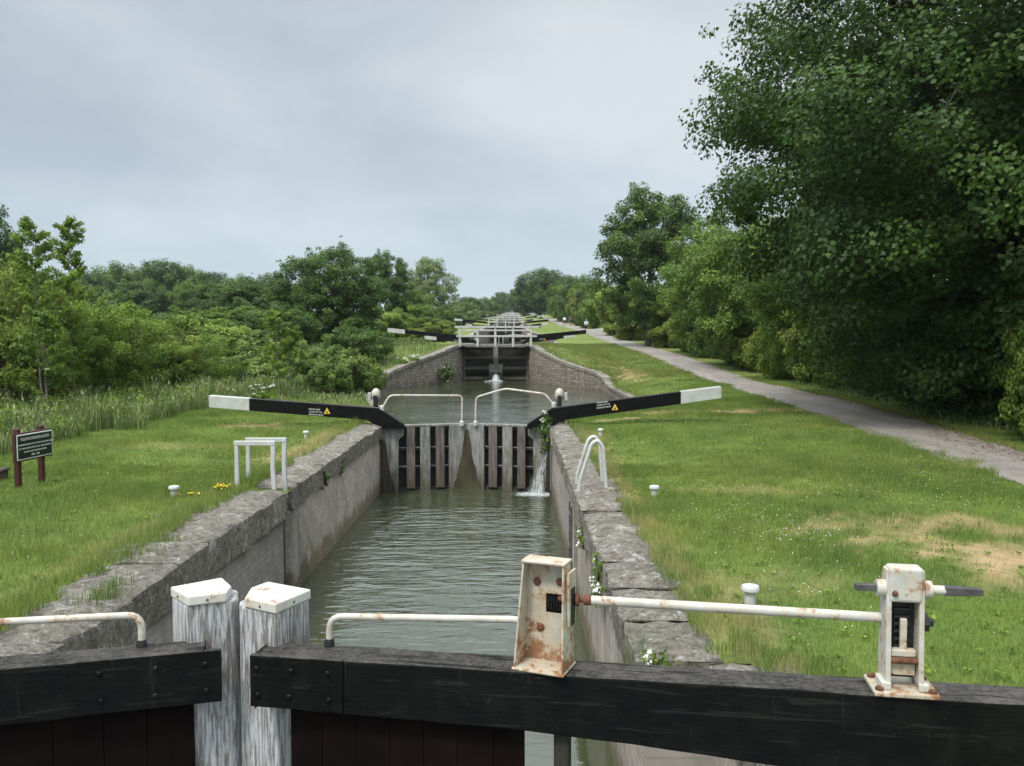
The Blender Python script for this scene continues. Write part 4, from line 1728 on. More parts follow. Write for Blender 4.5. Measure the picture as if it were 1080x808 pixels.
def make_tree(name, h, cz, rad, leafmat, seed, nclump=90, per=180, size=.16, crad=.17, trunk=.2, bark='bark', stems=1, amp=.3, shell=.45, flat=.55,
              partnames=('trunk', 'crown'), zmin=None, lean=(0, 0), limbs=18, up=.6, aspect=.62, lvar=.16, sprays=0, rise=-.25, shoot=0.0):
    """tree or bush standing at its own origin: Empty > trunk (limbs), crown"""
    r = np.random.default_rng(seed)
    t = link(bpy.data.objects.new(name, None))
    t.empty_display_size = .2
    C, q = crown_points(nclump, (lean[0], lean[1], cz), rad, r, amp=amp, shell=shell, zmin=zmin)
    rm = (rad[0] + rad[1] + rad[2]) / 3
    cr = rm * crad * (.7 + .7 * r.random(nclump))
    if sprays:
        # leading shoots that break the outline
        j = r.choice(nclump, sprays)
        dirs = nrm((C[j] - np.array([lean[0], lean[1], cz - rad[2] * .5])) + np.array([0, 0, shoot]) * rm)
        for k in range(2):
            C = np.concatenate([C, C[j] + dirs * (cr[j] * (.75 + .45 * k))[:, None] + r.normal(size=C[j].shape) * .03 * rm])
            cr = np.concatenate([cr, cr[j] * (.5 - .16 * k)])
    n2 = len(C)
    light = np.clip(1 + lvar * r.normal(size=n2), .6, 1.5)
    hue = np.clip(.45 + .28 * r.normal(size=n2), 0, 1)
    pers = np.maximum(6, (per * (cr / cr.mean()) ** 2)).astype(int)
    V, Fq, T = [], [], []
    idxs = pers
    # vary leaf count per clump by repeating clumps
    Cn = np.repeat(C, np.maximum(1, pers // 12), axis=0)
    V, Fq, T = leaf_arrays(Cn, np.repeat(cr, np.maximum(1, pers // 12)), 12, size, r, np.repeat(light, np.maximum(1, pers // 12)), np.repeat(hue, np.maximum(1, pers // 12)),
                           flat, up, aspect, np.array([lean[0], lean[1], cz - .3 * rad[2]]), rise)
    mb = MB()
    rr = random.Random(seed)
    for s in range(stems):
        ox, oy = (0, 0) if stems == 1 else (rr.uniform(-.5, .5) * rad[0] * .7, rr.uniform(-.5, .5) * rad[1] * .7)
        top = (lean[0] * .9 + ox * 1.3, lean[1] * .9 + oy * 1.3, cz + rad[2] * (.45 if stems == 1 else .1))
        pts, rs = [], []
        for k in range(7):
            f = k / 6
            pts.append((ox * (1 - f) + top[0] * f + rr.uniform(-.03, .03) * h * .3, oy * (1 - f) + top[1] * f + rr.uniform(-.03, .03) * h * .3, -.2 + (top[2] + .2) * f))
            rs.append(trunk * (1.25 if k == 0 else 1) * (1 - .82 * f))
        mb.tube(pts, rs, 7)
        for j in range(limbs // stems):
            f = rr.uniform(.25, .95)
            i0 = min(5, int(f * 6))
            a = Vector(pts[i0]).lerp(Vector(pts[i0 + 1]), f * 6 - i0)
            e = Vector(C[rr.randrange(nclump)])
            m = a.lerp(e, .5) + Vector((0, 0, .08 * (e - a).length))
            r0 = trunk * (1 - .82 * f) * .55
            mb.tube([a, a.lerp(m, .6), m, m.lerp(e, .5) + Vector((0, 0, .02 * h)), e], [r0, r0 * .8, r0 * .6, r0 * .4, r0 * .15], 5)
    mb.build(partnames[0], M[bark], t, smooth=True)
    mesh_np(partnames[1], V, Fq, M[leafmat], t, tint=T)
    return t


used = set()


def place(proto, x, y, label, cat, group=None, s=1.0, sz=None, rz=None, z=None, sx=None):
    if proto.name in used:
        o = copy_tree(proto)
    else:
        o = proto
        used.add(proto.name)
    o.location = (x, y, (g(x, y) if z is None else z) - .03)
    o.rotation_euler = (0, 0, random.uniform(0, 6.28) if rz is None else rz)
    o.scale = ((sx or s), (sx or s), sz or s)
    for k in ('label', 'category', 'group'):
        if k in o:
            del o[k]
    return tag(o, label, cat, group)


BUSH = ('stem', 'foliage')
# --- right-hand side
maple = make_tree('sycamore_tree', 18, 8.3, (9.4, 8.8, 8.8), 'leaf_maple', 11, nclump=950, per=300, size=.125, crad=.105, trunk=.42, amp=.03, shell=.38, flat=.6, limbs=60, up=.75, aspect=.8, lvar=.15, sprays=90)
place(maple, 14.6, 23.5, 'huge dark sycamore overhanging the gravel towpath', 'tree', rz=0.4)
maple2 = make_tree('sycamore_tree', 15, 7.5, (6.5, 6.5, 7), 'leaf_maple', 12, nclump=300, per=190, size=.21, crad=.14, trunk=.35, amp=.2, shell=.40, flat=.6, limbs=30, up=.7, aspect=.85, lvar=.2, sprays=20)
place(maple2, 18.5, 34, 'dark sycamore standing just behind the huge one', 'tree', rz=0)
place(maple2, 18.0, 15.0, 'dark sycamore crowding in at the near end of the hedge', 'tree', s=.95, rz=2.0)

ash = make_tree('ash_tree', 14, 8.4, (4.4, 4.4, 5.9), 'leaf_dark', 21, nclump=230, per=140, size=.24, crad=.15, trunk=.26, amp=.35, shell=.42, flat=.75, limbs=30, lvar=.2, sprays=26)
place(ash, 11.9, 76, 'tall dark open-crowned ash standing over the towpath hedge', 'tree', rz=1.2)
field = make_tree('field_maple', 9, 5.2, (3.9, 3.9, 4.2), 'leaf_mid', 22, nclump=260, per=150, size=.17, crad=.15, trunk=.2, amp=.25, shell=.40, flat=.75, limbs=24, lvar=.18, sprays=18)
place(field, 13.6, 51, 'rounded mid-green tree between the ash and the huge sycamore', 'tree', rz=.3, s=1.0)
place(field, 14.5, 62, 'mid-green tree close behind the rounded one by the towpath', 'tree', rz=2.3, s=1.08)
place(field, 15.0, 41, 'mid-green tree tucked under the edge of the huge sycamore', 'tree', rz=4.0, s=1.02)

bA = make_tree('bush', 3, 1.5, (1.9, 1.9, 1.75), 'leaf_mid', 31, nclump=190, per=140, size=.115, crad=.17, trunk=.05, stems=4, amp=.3, shell=.34, flat=.8, partnames=BUSH, zmin=.15, limbs=16, lvar=.2, sprays=20)
bB = make_tree('bush', 3, 1.5, (2.0, 2.0, 1.8), 'leaf_light', 32, nclump=190, per=140, size=.12, crad=.17, trunk=.05, stems=4, amp=.35, shell=.34, flat=.8, partnames=BUSH, zmin=.15, limbs=16, lvar=.2, sprays=24)
bC = make_tree('bush', 3, 1.5, (2.1, 2.1, 1.8), 'leaf_dark', 33, nclump=190, per=140, size=.115, crad=.17, trunk=.05, stems=4, amp=.3, shell=.34, flat=.8, partnames=BUSH, zmin=.15, limbs=16, lvar=.2, sprays=16)
bD = make_tree('bush', 3, 1.5, (2.1, 2.1, 1.7), 'leaf_maple', 34, nclump=190, per=140, size=.14, crad=.17, trunk=.05, stems=4, amp=.3, shell=.34, flat=.8, partnames=BUSH, zmin=.1, limbs=16, lvar=.2, sprays=14, aspect=.8)
bE = make_tree('elder_bush', 3, 1.6, (1.9, 1.9, 1.9), 'leaf_yellow', 35, nclump=190, per=140, size=.13, crad=.17, trunk=.05, stems=4, amp=.35, shell=.34, flat=.8, partnames=BUSH, zmin=.15, limbs=16, lvar=.22, sprays=20)
bR = make_tree('bramble_bush', 2, .8, (2.0, 2.0, 1.0), 'leaf_bramble', 36, nclump=300, per=110, size=.085, crad=.115, trunk=.03, stems=4, amp=.35, shell=.36, flat=1.0, partnames=BUSH, zmin=.08, limbs=10, lvar=.25, sprays=110, rise=.4, shoot=.9)

HG = 'hedge bushes along the towpath'
for (p, x, y, s, sz, lab) in (
        (bD, 13.0, 13.2, 1.1, 1.25, 'dark hedge bush at the near end of the towpath hedge'),
        (bA, 11.45, 18.0, .52, .95, 'lit mid-green hedge bush standing forward at the near end of the hedge'),
        (bD, 13.6, 20.6, 1.1, 1.3, 'dark hedge bush directly under the huge sycamore, nearest the trunk'),
        (bD, 13.9, 24.4, 1.1, 1.25, 'dark hedge bush under the huge sycamore beside the leaf litter'),
        (bC, 14.2, 28.2, 1.05, 1.2, 'dark small-leaved hedge bush under the far side of the sycamore'),
        (bC, 14.6, 32.2, 1.0, 1.1, 'dark small-leaved hedge bush where the sycamore shade ends'),
        (bB, 14.6, 36.4, 1.0, 1.15, 'mid-green hedge bush just clear of the sycamore shade'),
        (bE, 14.5, 40.6, .95, 1.1, 'yellowish elder in the hedge just past the sycamore'),
        (bB, 14.7, 45.0, 1.05, 1.2, 'bright green hedge bush in front of the rounded tree'),
        (bE, 14.5, 49.4, 1.0, 1.0, 'mid-green hedge bush at the foot of the rounded tree'),
        (bC, 14.5, 54.0, 1.1, 1.2, 'dark hedge bush between the rounded tree and the ash'),
        (bC, 14.3, 60.0, 1.1, 1.3, 'dark hedge bush short of the ash'),
        (bE, 14.2, 66.5, 1.15, 1.2, 'yellowish elder in the hedge before the ash'),
        (bE, 14.2, 74.0, 1.2, 1.3, 'yellowish elder at the foot of the ash'),
        (bC, 14.4, 82.0, 1.2, 1.5, 'dark hedge bush right behind the ash'),
        (bE, 13.6, 92.0, 1.5, 1.6, 'broad yellowish elder beyond the ash'),
        (bE, 13.0, 104.0, 1.6, 1.7, 'broad yellowish elder level with the lone walker'),
        (bB, 12.8, 118.0, 1.6, 1.9, 'bright green bush beyond the lone walker'),
        (bC, 12.9, 134.0, 1.7, 2.2, 'dark bush short of the two walkers'),
        (bE, 13.0, 152.0, 1.9, 2.2, 'yellowish bush level with the two walkers'),
        (bC, 13.2, 172.0, 2.2, 2.8, 'dark bush beyond the two walkers'),
        (bA, 13.4, 196.0, 2.4, 3.0, 'far mid-green bush at the end of the towpath')):
    place(p, x, y, lab, 'bush', HG, s, sz)

far = make_tree('oak_tree', 14, 8, (6, 6, 6.5), 'leaf_dark', 41, nclump=330, per=90, size=.38, crad=.14, trunk=.35, amp=.2, shell=.36, flat=1.35, limbs=16, lvar=.22, sprays=10)
farm = make_tree('lime_tree', 14, 8, (6, 6, 6.5), 'leaf_mid', 42, nclump=330, per=90, size=.38, crad=.14, trunk=.35, amp=.2, shell=.36, flat=1.35, limbs=16, lvar=.22, sprays=10)
willow = make_tree('willow_tree', 10, 6, (4.2, 4.2, 4.6), 'leaf_pale', 43, nclump=200, per=120, size=.28, crad=.16, trunk=.25, amp=.25, shell=.40, flat=.8, limbs=18, lvar=.2, sprays=14, aspect=.4)
FT = 'far trees at the top of the flight'
for (p, px, ptop, d, wpx, lab) in (
        (far, 570, 284, 255, 62, 'tall dome-shaped dark tree at the top of the flight'),
        (far, 598, 290, 215, 24, 'dark tree beside the dome-shaped one, nearer the towpath'),
        (far, 553, 300, 330, 34, 'dark tree half hidden behind the dome-shaped one'),
        (farm, 590, 312, 190, 22, 'small lighter tree in front of the dome-shaped one'),
        (far, 529, 308, 420, 28, 'hazy dark tree in the gap at the top of the flight'),
        (farm, 510, 314, 300, 34, 'mid-green tree above the second footbridge, bushy bank side'),
        (far, 492, 313, 240, 34, 'dark tree above the white-ended beams, bushy bank side'),
        (farm, 478, 318, 190, 26, 'low mid-green tree beside the pale willow')):
    z = CAM.z + (354 - ptop) * d / F
    x = (px - 543) / F * d
    zb = g(x, d)
    s = wpx * d / F / 12
    place(p, x, d, lab, 'tree', FT, s, sz=max(.3, (z - zb) / 15.0))

# --- left-hand side
thorn = make_tree('hawthorn_tree', 8, 4.0, (4.1, 4.1, 4.5), 'leaf_dark', 51, nclump=430, per=150, size=.15, crad=.13, trunk=.16, amp=.12, shell=.34, flat=.7, limbs=24, lvar=.2, sprays=60, zmin=.3)
place(thorn, -13.2, 62, 'big rounded hawthorn above the brambles on the bushy bank', 'tree', rz=.5, s=.97, sz=.86)
place(willow, -12.8, 128, 'pale grey-green willow beyond the big hawthorn', 'tree', rz=.2, s=.95, sz=.93)
place(willow, -9.0, 150, 'low pale willow above the first white-ended beams', 'tree', rz=1.4, s=.6, sz=.42)
place(ash, -13.3, 88, 'tall narrow ash rising right behind the big hawthorn', 'tree', rz=2, s=.55, sz=.66)
place(field, -11.2, 92, 'light green tree between the hawthorn and the willow', 'tree', rz=3, s=.75, sz=.66)
place(thorn, -24.5, 80, 'dark hawthorn at the back of the bramble slope', 'tree', rz=2.5, s=1.05, sz=.70)
place(thorn, -31, 88, 'second dark hawthorn at the back of the bramble slope', 'tree', rz=4, s=1.0, sz=.70)
FW = 'trees of the far wood on the hill'
wl = [(28, 300, 150, 70), (60, 292, 160, 60), (92, 286, 165, 60), (128, 278, 175, 62), (163, 274, 185, 66), (196, 279, 190, 54), (228, 287, 180, 56), (258, 291, 150, 46), (286, 288, 165, 46), (205, 296, 135, 50), (150, 297, 130, 60), (100, 303, 125, 60)]
wlab = ['far wood tree behind the left-hand sapling tops', 'far wood tree next to the sapling tops', 'far wood tree, third from the frame edge', 'far wood tree left of the highest one', 'highest crown of the far wood on the hill', 'far wood tree right of the highest crown',
        'far wood tree on the falling skyline', 'far wood tree where the skyline dips', 'far wood tree touching the big hawthorn', 'nearer wood tree below the falling skyline', 'nearer wood tree below the highest crown', 'nearer wood tree behind the willowy shrubs']
for k, ((px, ptop, d, wpx), lab) in enumerate(zip(wl, wlab)):
    x = (px - 543) / F * d
    z = CAM.z + (354 - ptop) * d / F
    zb = g(x, d)
    place((far, farm)[k % 2], x, d, lab, 'tree', FW, wpx * d / F / 11.5, sz=max(.35, (z - zb) / 15.0))
place(far, -34.6, 56, 'dark tall tree cut by the frame edge above the sapling tops', 'tree', rz=1, s=.42, sz=.62)

# scrub on the bushy bank: (proto, px, py of the top, distance, width px)
SG = 'scrub bushes on the bushy bank'
tall = make_tree('sallow_bush', 5, 2.6, (1.9, 1.9, 2.6), 'leaf_light', 61, nclump=150, per=110, size=.12, crad=.16, trunk=.06, stems=5, amp=.35, shell=.42, partnames=BUSH, zmin=.2, limbs=20, lvar=.2, sprays=80, flat=1.1, aspect=.40, rise=.9, shoot=1.2)
tall2 = make_tree('sallow_bush', 5, 2.6, (1.9, 1.9, 2.5), 'leaf_yellow', 62, nclump=150, per=110, size=.12, crad=.16, trunk=.06, stems=5, amp=.35, shell=.42, partnames=BUSH, zmin=.2, limbs=20, lvar=.2, sprays=80, flat=1.1, aspect=.42, rise=.9, shoot=1.2)
for (p, px, ptop, d, wpx, hh, lab) in (
        (tall2, 18, 262, 25, 150, 5.4, 'tall sallow at the frame edge behind the notice board'),
        (tall, 62, 285, 27, 120, 5.4, 'tall light green sallow behind the notice board'),
        (tall, 112, 318, 29, 120, 5.4, 'light green sallow right of the tallest ones'),
        (tall2, 158, 330, 32, 110, 5.4, 'feathery sallow in the middle of the scrub'),
        (tall, 196, 352, 33, 90, 5.4, 'lower light sallow in front of the bramble slope'),
        (bA, 60, 330, 34, 130, 3.4, 'mid-green bush behind the two tall sallows'),
        (bC, 120, 316, 44, 130, 3.4, 'dark bush behind the feathery sallow'),
        (bB, 205, 330, 46, 120, 3.4, 'bright bush at the top of the bramble slope'),
        (bR, 215, 352, 40, 150, 1.9, 'wide bramble mound on the slope'),
        (bR, 265, 345, 47, 150, 1.9, 'bramble mound below the dark hawthorns'),
        (bR, 245, 372, 37, 150, 1.9, 'bramble mound with white parsley heads before it'),
        (bR, 170, 368, 36, 120, 1.9, 'bramble mound behind the lower sallow'),
        (bA, 235, 322, 60, 110, 3.4, 'mid-green bush beneath the dark hawthorns'),
        (bC, 300, 318, 56, 70, 3.4, 'dark bush tucked against the left of the big hawthorn'),
        (bR, 345, 362, 39, 110, 1.9, 'dense bramble bank above the near balance beam, sign side'),
        (bR, 318, 376, 36, 90, 1.9, 'lower bramble mound behind the near balance beam'),
        (bR, 378, 372, 41, 60, 1.9, 'bramble mound where the wing wall begins'),
        (bC, 375, 342, 50, 70, 3.4, 'dark bush in front of the big hawthorn'),
        (bA, 392, 350, 57, 40, 3.4, 'small mid-green bush beside the first white beam end'),
        (bB, 405, 322, 70, 60, 3.4, 'light bush right of the big hawthorn'),
        (bA, 440, 318, 88, 60, 3.4, 'mid-green bush below the pale willow'),
        (bE, 452, 334, 84, 50, 3.4, 'yellowish bush behind the first white beam end'),
        (bC, 470, 326, 140, 40, 3.4, 'dark bush beyond the yellowish one'),
        (bA, 498, 326, 200, 34, 3.4, 'small far bush above the second lock, bushy bank side'),
        (bE, 468, 338, 112, 30, 3.4, 'low yellowish bush beside the second beam end'),
        (bR, 425, 358, 60, 50, 1.9, 'small bramble on the grassy bank by the beam')):
    x = (px - 543) / F * d
    z = CAM.z + (354 - ptop) * d / F
    zb = g(x, d)
    wm = wpx * d / F
    place(p, x, d, lab, 'bush', SG, wm / 4.2, sz=max(.3, (z - zb) / hh * .95))


# young trees with feathery leaves at the frame edge
def sapling(x, y, h, label, seed, mat='leaf_light', top=.5, wid=.8):
    r = np.random.default_rng(seed)
    t = thing('sapling', label, 'tree', (x, y, g(x, y)))
    C, cr = [], []
    mb = MB()
    pts = [(.05 * math.sin(k), .05 * math.cos(k * 1.3), -.1 + (h + .1) * k / 8) for k in range(9)]
    mb.tube(pts, [.032 * (1 - .09 * k) for k in range(9)], 6)
    for k in range(int(h * 9)):
        f = .25 + .75 * (k / (h * 9)) ** .8
        a = r.random() * 6.28
        L = wid * (1.15 - f * .75) * (.6 + .6 * r.random())
        p0 = np.array([0, 0, h * f])
        p1 = p0 + np.array([math.cos(a) * L, math.sin(a) * L, L * .55])
        mb.tube([tuple(p0), tuple((p0 + p1) / 2 + np.array([0, 0, .05])), tuple(p1)], [.012, .009, .004], 4)
        for j in range(5):
            C.append(p0 + (p1 - p0) * (.35 + .17 * j)); cr.append(.10 + .05 * r.random())
    mb.build('trunk', M['palebark'], t, smooth=True)
    C = np.array(C); cr = np.array(cr)
    V, Fq, T = leaf_arrays(C, cr, 16, .13, r, np.clip(1 + .15 * r.normal(size=len(C)), .6, 1.4), np.clip(.5 + .3 * r.normal(size=len(C)), 0, 1), .7, .5, .38)
    mesh_np('crown', V, Fq, M[mat], t, tint=T)
    return t


def sap(px, ptop, d, label, seed, **k):
    x = (px - 543) / F * d
    return sapling(x, d, CAM.z + (354 - ptop) * d / F - g(x, d), label, seed, **k)


sap(40, 240, 23, 'tall feathery ash sapling rising above the sallows at the frame edge', 71, mat='leaf_light', wid=1.0)
sap(75, 234, 25, 'slender ash sapling whose tip stands highest beside the first', 72, mat='leaf_light', wid=.7)
sap(47, 330, 22, 'low pale-stemmed sapling in the long grass behind the notice board', 73, mat='leaf_mid', wid=.8)
sap(293, 328, 31, 'lone young sapling standing in front of the brambles', 74, mat='leaf_light', wid=.75)
sap(306, 345, 32, 'second young sapling beside the lone one before the brambles', 75, mat='leaf_mid', wid=.7)


# ------------------------------------------------------------------ grass
def blades(name, X, Y, H, W, colr, r, lean=.35, label_kind='stuff', dz=0.0):
    n = len(X)
    Z = gz(X, Y) - .03 + dz
    a = r.random(n) * 6.283
    la = r.random(n) * 6.283
    ln = lean * r.random(n) * H
    bx, by_ = np.cos(a) * W / 2, np.sin(a) * W / 2
    P0 = np.stack([X - bx, Y - by_, Z], 1)
    P1 = np.stack([X + bx, Y + by_, Z], 1)
    T_ = np.stack([X + np.cos(la) * ln, Y + np.sin(la) * ln, Z + H + .03], 1)
    V = np.stack([P0, P1, T_], 1).reshape(-1, 3)
    Fq = np.arange(3 * n).reshape(-1, 3)
    tint = np.repeat(colr, 3, axis=0)
    return tag(mesh_np(name, V, Fq, M['grass'], tint=tint), kind=label_kind)


def scatter(n, x0, x1, y0, y1, r, power=1.0):
    Y = y0 + (y1 - y0) * np.power(r.random(n), power)
    X = x0 + (x1 - x0) * r.random(n)
    return X, Y


r = np.random.default_rng(101)
gx, gy = [], []
for (n, x0, x1, y0, y1, pw) in ((190000, 1.4, 7.9, 4.2, 15, 1.25), (150000, 1.4, 9.6, 14, 32, 1.3), (60000, 1.6, 9.9, 30, 50, 1.2),
                               (40000, -9.0, -3.8, 2.5, 5.6, 1.0), (150000, -9.6, -4.0, 5.5, 15, 1.2), (130000, -11.5, -4.0, 14, 30, 1.2), (45000, 8.9, 13.0, 13, 46, 1.1), (22000, -9, -3.6, 23, 47, 1.0), (70000, 1.0, 10, 46, 82, 1.0)):
    a, b = scatter(n, x0, x1, y0, y1, r, pw)
    gx.append(a); gy.append(b)
X = np.concatenate(gx); Y = np.concatenate(gy)
off = np.where(X > CX, X - xr(Y), xl(Y) - X)
# ragged edge of the turf where it creeps over the coping
edge = np.where(X < CX, .30, .46) + .26 * pnoise(X, Y, 1.7) + .2 * pnoise(X, Y, 5.0)
d = dry(X, Y)
edge = np.clip(edge, .08, .78)
edge = np.where((X > CX) & (Y < 6.2), .25, edge)
pe = np.interp(Y, pyk, pxl) + .18 + .22 * pnoise(X, Y, 2.6); pw = np.interp(Y, pyk, pxr) - .15 - .25 * pnoise(X, Y, 2.2)
keep = (off > np.where(Y < 23, edge, .12)) & ~((X > pe) & (X < pw)) & (r.random(len(X)) > d * .55)
X, Y, d = X[keep], Y[keep], d[keep]
H = (.038 + .046 * r.random(len(X))) * (1 + .5 * np.clip(pnoise(X, Y, .8), -.6, 1)) * (1 - .4 * d)
tu = np.clip(pnoise(X + 3, Y + 8, 3.1), 0, 1) * np.clip(pnoise(X, Y, 6.5) + .3, 0, 1)
H = H * (1 + 1.1 * tu) + np.where(r.random(len(X)) < .012, .06, 0)
W = np.where(Y < 12, .0065, np.where(Y < 24, .010, np.where(Y < 46, .02, .04))) * (.7 + .6 * r.random(len(X)))
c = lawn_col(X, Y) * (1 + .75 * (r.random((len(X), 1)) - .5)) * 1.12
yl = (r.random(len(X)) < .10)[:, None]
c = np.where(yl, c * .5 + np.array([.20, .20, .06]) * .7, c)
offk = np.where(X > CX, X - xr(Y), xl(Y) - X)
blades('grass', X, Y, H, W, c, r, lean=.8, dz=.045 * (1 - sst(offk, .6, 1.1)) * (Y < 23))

# seeds of straw on the dry patches and the long grass at the lawn edge
def long_grass(n, x0, x1, y0, y1, h0, h1, cond, r):
    X, Y = scatter(n, x0, x1, y0, y1, r)
    k = cond(X, Y)
    X, Y = X[k], Y[k]
    cl = np.clip(.6 + .5 * pnoise(X, Y, 1.1), .25, 1.2)
    H = (h0 + (h1 - h0) * r.random(len(X))) * cl
    return X, Y, H


def edge_left(Y):
    return np.interp(Y, [10, 14, 17, 23, 26, 32, 38, 45], [-9.0, -9.3, -9.6, -9.7, -9.4, -8.6, -7.9, -8.2])


parts_ = [long_grass(60000, -15, -8.5, 12, 30, .30, .95, lambda X, Y: X < edge_left(Y) + .5 * pnoise(X, Y, 1.0), r),
          long_grass(26000, -13, -7.0, 28, 40, .30, .75, lambda X, Y: X < edge_left(Y) + .5 * pnoise(X, Y, 1.0), r),
          long_grass(9000, -9.5, -5.2, 30, 45, .10, .45, lambda X, Y: (X < xl(Y) - .3), r),
          long_grass(16000, -14, -4.0, 45, 58, .15, .7, lambda X, Y: (X < xl(Y) - .4), r),
          long_grass(5000, 11.5, 14, 14, 40, .10, .35, lambda X, Y: (X > np.interp(Y, pyk, pxr) + .6), r)]
X = np.concatenate([p[0] for p in parts_]); Y = np.concatenate([p[1] for p in parts_]); H = np.concatenate([p[2] for p in parts_])
base = np.array([.150, .215, .052]); straw = np.array([.33, .34, .17]); dk = np.array([.095, .160, .036])
f = r.random((len(X), 1))
c = np.where(f < .27, straw, np.where(f < .6, base, dk)) * (.8 + .4 * r.random((len(X), 1)))
def bent_blades(name, X, Y, H, W, colr, r):
    n = len(X)
    Z = gz(X, Y) - .03
    a = r.random(n) * 6.283
    dx, dy = np.cos(a), np.sin(a)
    ln = H * (.10 + .75 * r.random(n) ** 2)
    sag = 1 - .35 * (ln / H) ** 2
    def P(f, side, h):
        return np.stack([X + dx * ln * f + side * -dy * W / 2, Y + dy * ln * f + side * dx * W / 2, Z + H * h], 1)
    V = np.stack([P(0, -1, 0), P(0, 1, 0), P(.35, .8, .58), P(.35, -.8, .58), P(1, 0, sag)], 1)
    hd = r.random(n) < .075                                   # pale seed heads
    tip = P(1, 0, sag)
    m = int(hd.sum())
    hx_ = tip[hd]; s = .012 + .012 * r.random((m, 1)); l = .05 + .07 * r.random((m, 1))
    q = np.stack([-dy[hd], dx[hd], 0 * dx[hd]], 1); up = np.stack([dx[hd] * .5, dy[hd] * .5, np.ones(m)], 1)
    HV = np.stack([hx_ - up * l * .4, hx_ + q * s, hx_ + up * l, hx_ - q * s], 1).reshape(-1, 3)
    b = 5 * np.arange(n)[:, None]
    F3 = np.concatenate([b + np.array([0, 1, 2]), b + np.array([0, 2, 3]), b + np.array([3, 2, 4])])
    hb_ = 5 * n + 4 * np.arange(m)[:, None]
    F3 = np.concatenate([F3, hb_ + np.array([0, 1, 2]), hb_ + np.array([0, 2, 3])])
    T_ = np.concatenate([np.repeat(colr, 5, axis=0), np.repeat(np.array([[.36, .36, .20]]) * (.7 + .5 * r.random((m, 1))), 4, axis=0)])
    return tag(mesh_np(name, np.concatenate([V.reshape(-1, 3), HV]), F3, M['grass'], tint=T_), kind='stuff')


bent_blades('long_grass', X, Y, H, .010 + .012 * r.random(len(X)), c, r)
# broad-leaved weeds among the long grass, and rosettes in the turf
xx = -9.4 - 4.0 * r.random(700); yy = 12.5 + 25 * r.random(700)
k = xx < edge_left(yy) - .1 + .5 * pnoise(xx, yy, 1.0)
xx, yy = xx[k], yy[k]
hh = .15 + .45 * r.random(len(xx))
C = np.stack([xx, yy, gz(xx, yy) + hh], 1)
V, Fq, T = leaf_arrays(C, .12 + .14 * r.random(len(xx)), 26, .085, r, np.clip(1 + .2 * r.normal(size=len(xx)), .6, 1.5), np.clip(.5 + .3 * r.normal(size=len(xx)), 0, 1), 1.2, .5, .45)
tag(mesh_np('undergrowth', V, Fq, M['leaf_light'], tint=T), kind='stuff')
xx = np.concatenate([1.7 + 6 * r.random(420), -9 + 4.6 * r.random(300)]); yy = 5.5 + 20 * r.random(720) ** 1.4
k = ~path_mask(xx, yy)
C = np.stack([xx[k], yy[k], gz(xx[k], yy[k]) + .035], 1)
V, Fq, T = leaf_arrays(C, np.where(C[:, 1] < 9, .04, .05 + .07 * r.random(len(C))), 12, .036, r, np.clip(1 + .2 * r.normal(size=len(C)), .6, 1.5), np.clip(.5 + .3 * r.normal(size=len(C)), 0, 1), .25, 1.2, .6)
tag(mesh_np('lawn_weeds', V, Fq, M['leaf_light'], tint=T), kind='stuff')


n = 2600
yy = 15 + 22 * r.random(n); e1 = np.interp(yy, pyk, pxr)
xx = e1 + .25 - np.abs(r.normal(size=n)) * .55 + .3 * r.normal(size=n) * (r.random(n) < .3)
lv, lf_ = [], []
zz = gz(xx, yy) + .03
an = r.random(n) * 6.28; sz_ = .02 + .03 * r.random(n)
dx, dy = np.cos(an) * sz_, np.sin(an) * sz_
lv = np.stack([np.stack([xx - dx, yy - dy, zz + .012], 1), np.stack([xx - dy * .6, yy + dx * .6, zz + .02], 1), np.stack([xx + dx, yy + dy, zz + .016], 1), np.stack([xx + dy * .6, yy - dx * .6, zz + .02], 1)], 1).reshape(-1, 3)
lt = np.repeat(np.where(r.random((n, 1)) < .5, np.array([[.16, .085, .035]]), np.array([[.26, .18, .09]])), 4, axis=0)
tag(mesh_np('leaf_litter', lv, np.arange(4 * n).reshape(-1, 4), M['grass'], tint=lt), kind='stuff')


# clover and daisies in the lawn: tiny white heads
def heads(name, spots, mat, r, rad=.0065):
    oc = np.array([(1, 0, 0), (-1, 0, 0), (0, 1, 0), (0, -1, 0), (0, 0, 1), (0, 0, -1)], float)
    of = np.array([(0, 2, 4), (2, 1, 4), (1, 3, 4), (3, 0, 4), (2, 0, 5), (1, 2, 5), (3, 1, 5), (0, 3, 5)])
    P = np.array(spots)
    s = rad * (.6 + .8 * r.random((len(P), 1, 1)))
    V = (P[:, None, :] + oc[None] * s).reshape(-1, 3)
    Fq = (of[None] + 6 * np.arange(len(P))[:, None, None]).reshape(-1, 3)
    return mesh_np(name, V, Fq, mat)


sp = []
for (cx, cy, rx, ry, n) in ((3.0, 10.2, .9, 1.5, 260), (4.6, 12.5, 1.6, 2.2, 110), (6.6, 13.5, 1.0, 2.4, 170), (2.7, 7.6, .8, 1.0, 50), (3.6, 17, 1.6, 3, 50), (6.0, 20, 2, 4, 40), (-6.2, 8.5, 1.1, 1.4, 110), (-7.4, 11.5, 1.6, 2.5, 70)):
    x = cx + rx * r.normal(size=n) * .6; y = cy + ry * r.normal(size=n) * .6
    ok = ~path_mask(x, y)
    for a, b in zip(x[ok], y[ok]):
        sp.append((a, b, g(a, b) + .035 + .03 * r.random()))
tag(heads('clover_flowers', sp, M['petal_white'], r), kind='stuff')


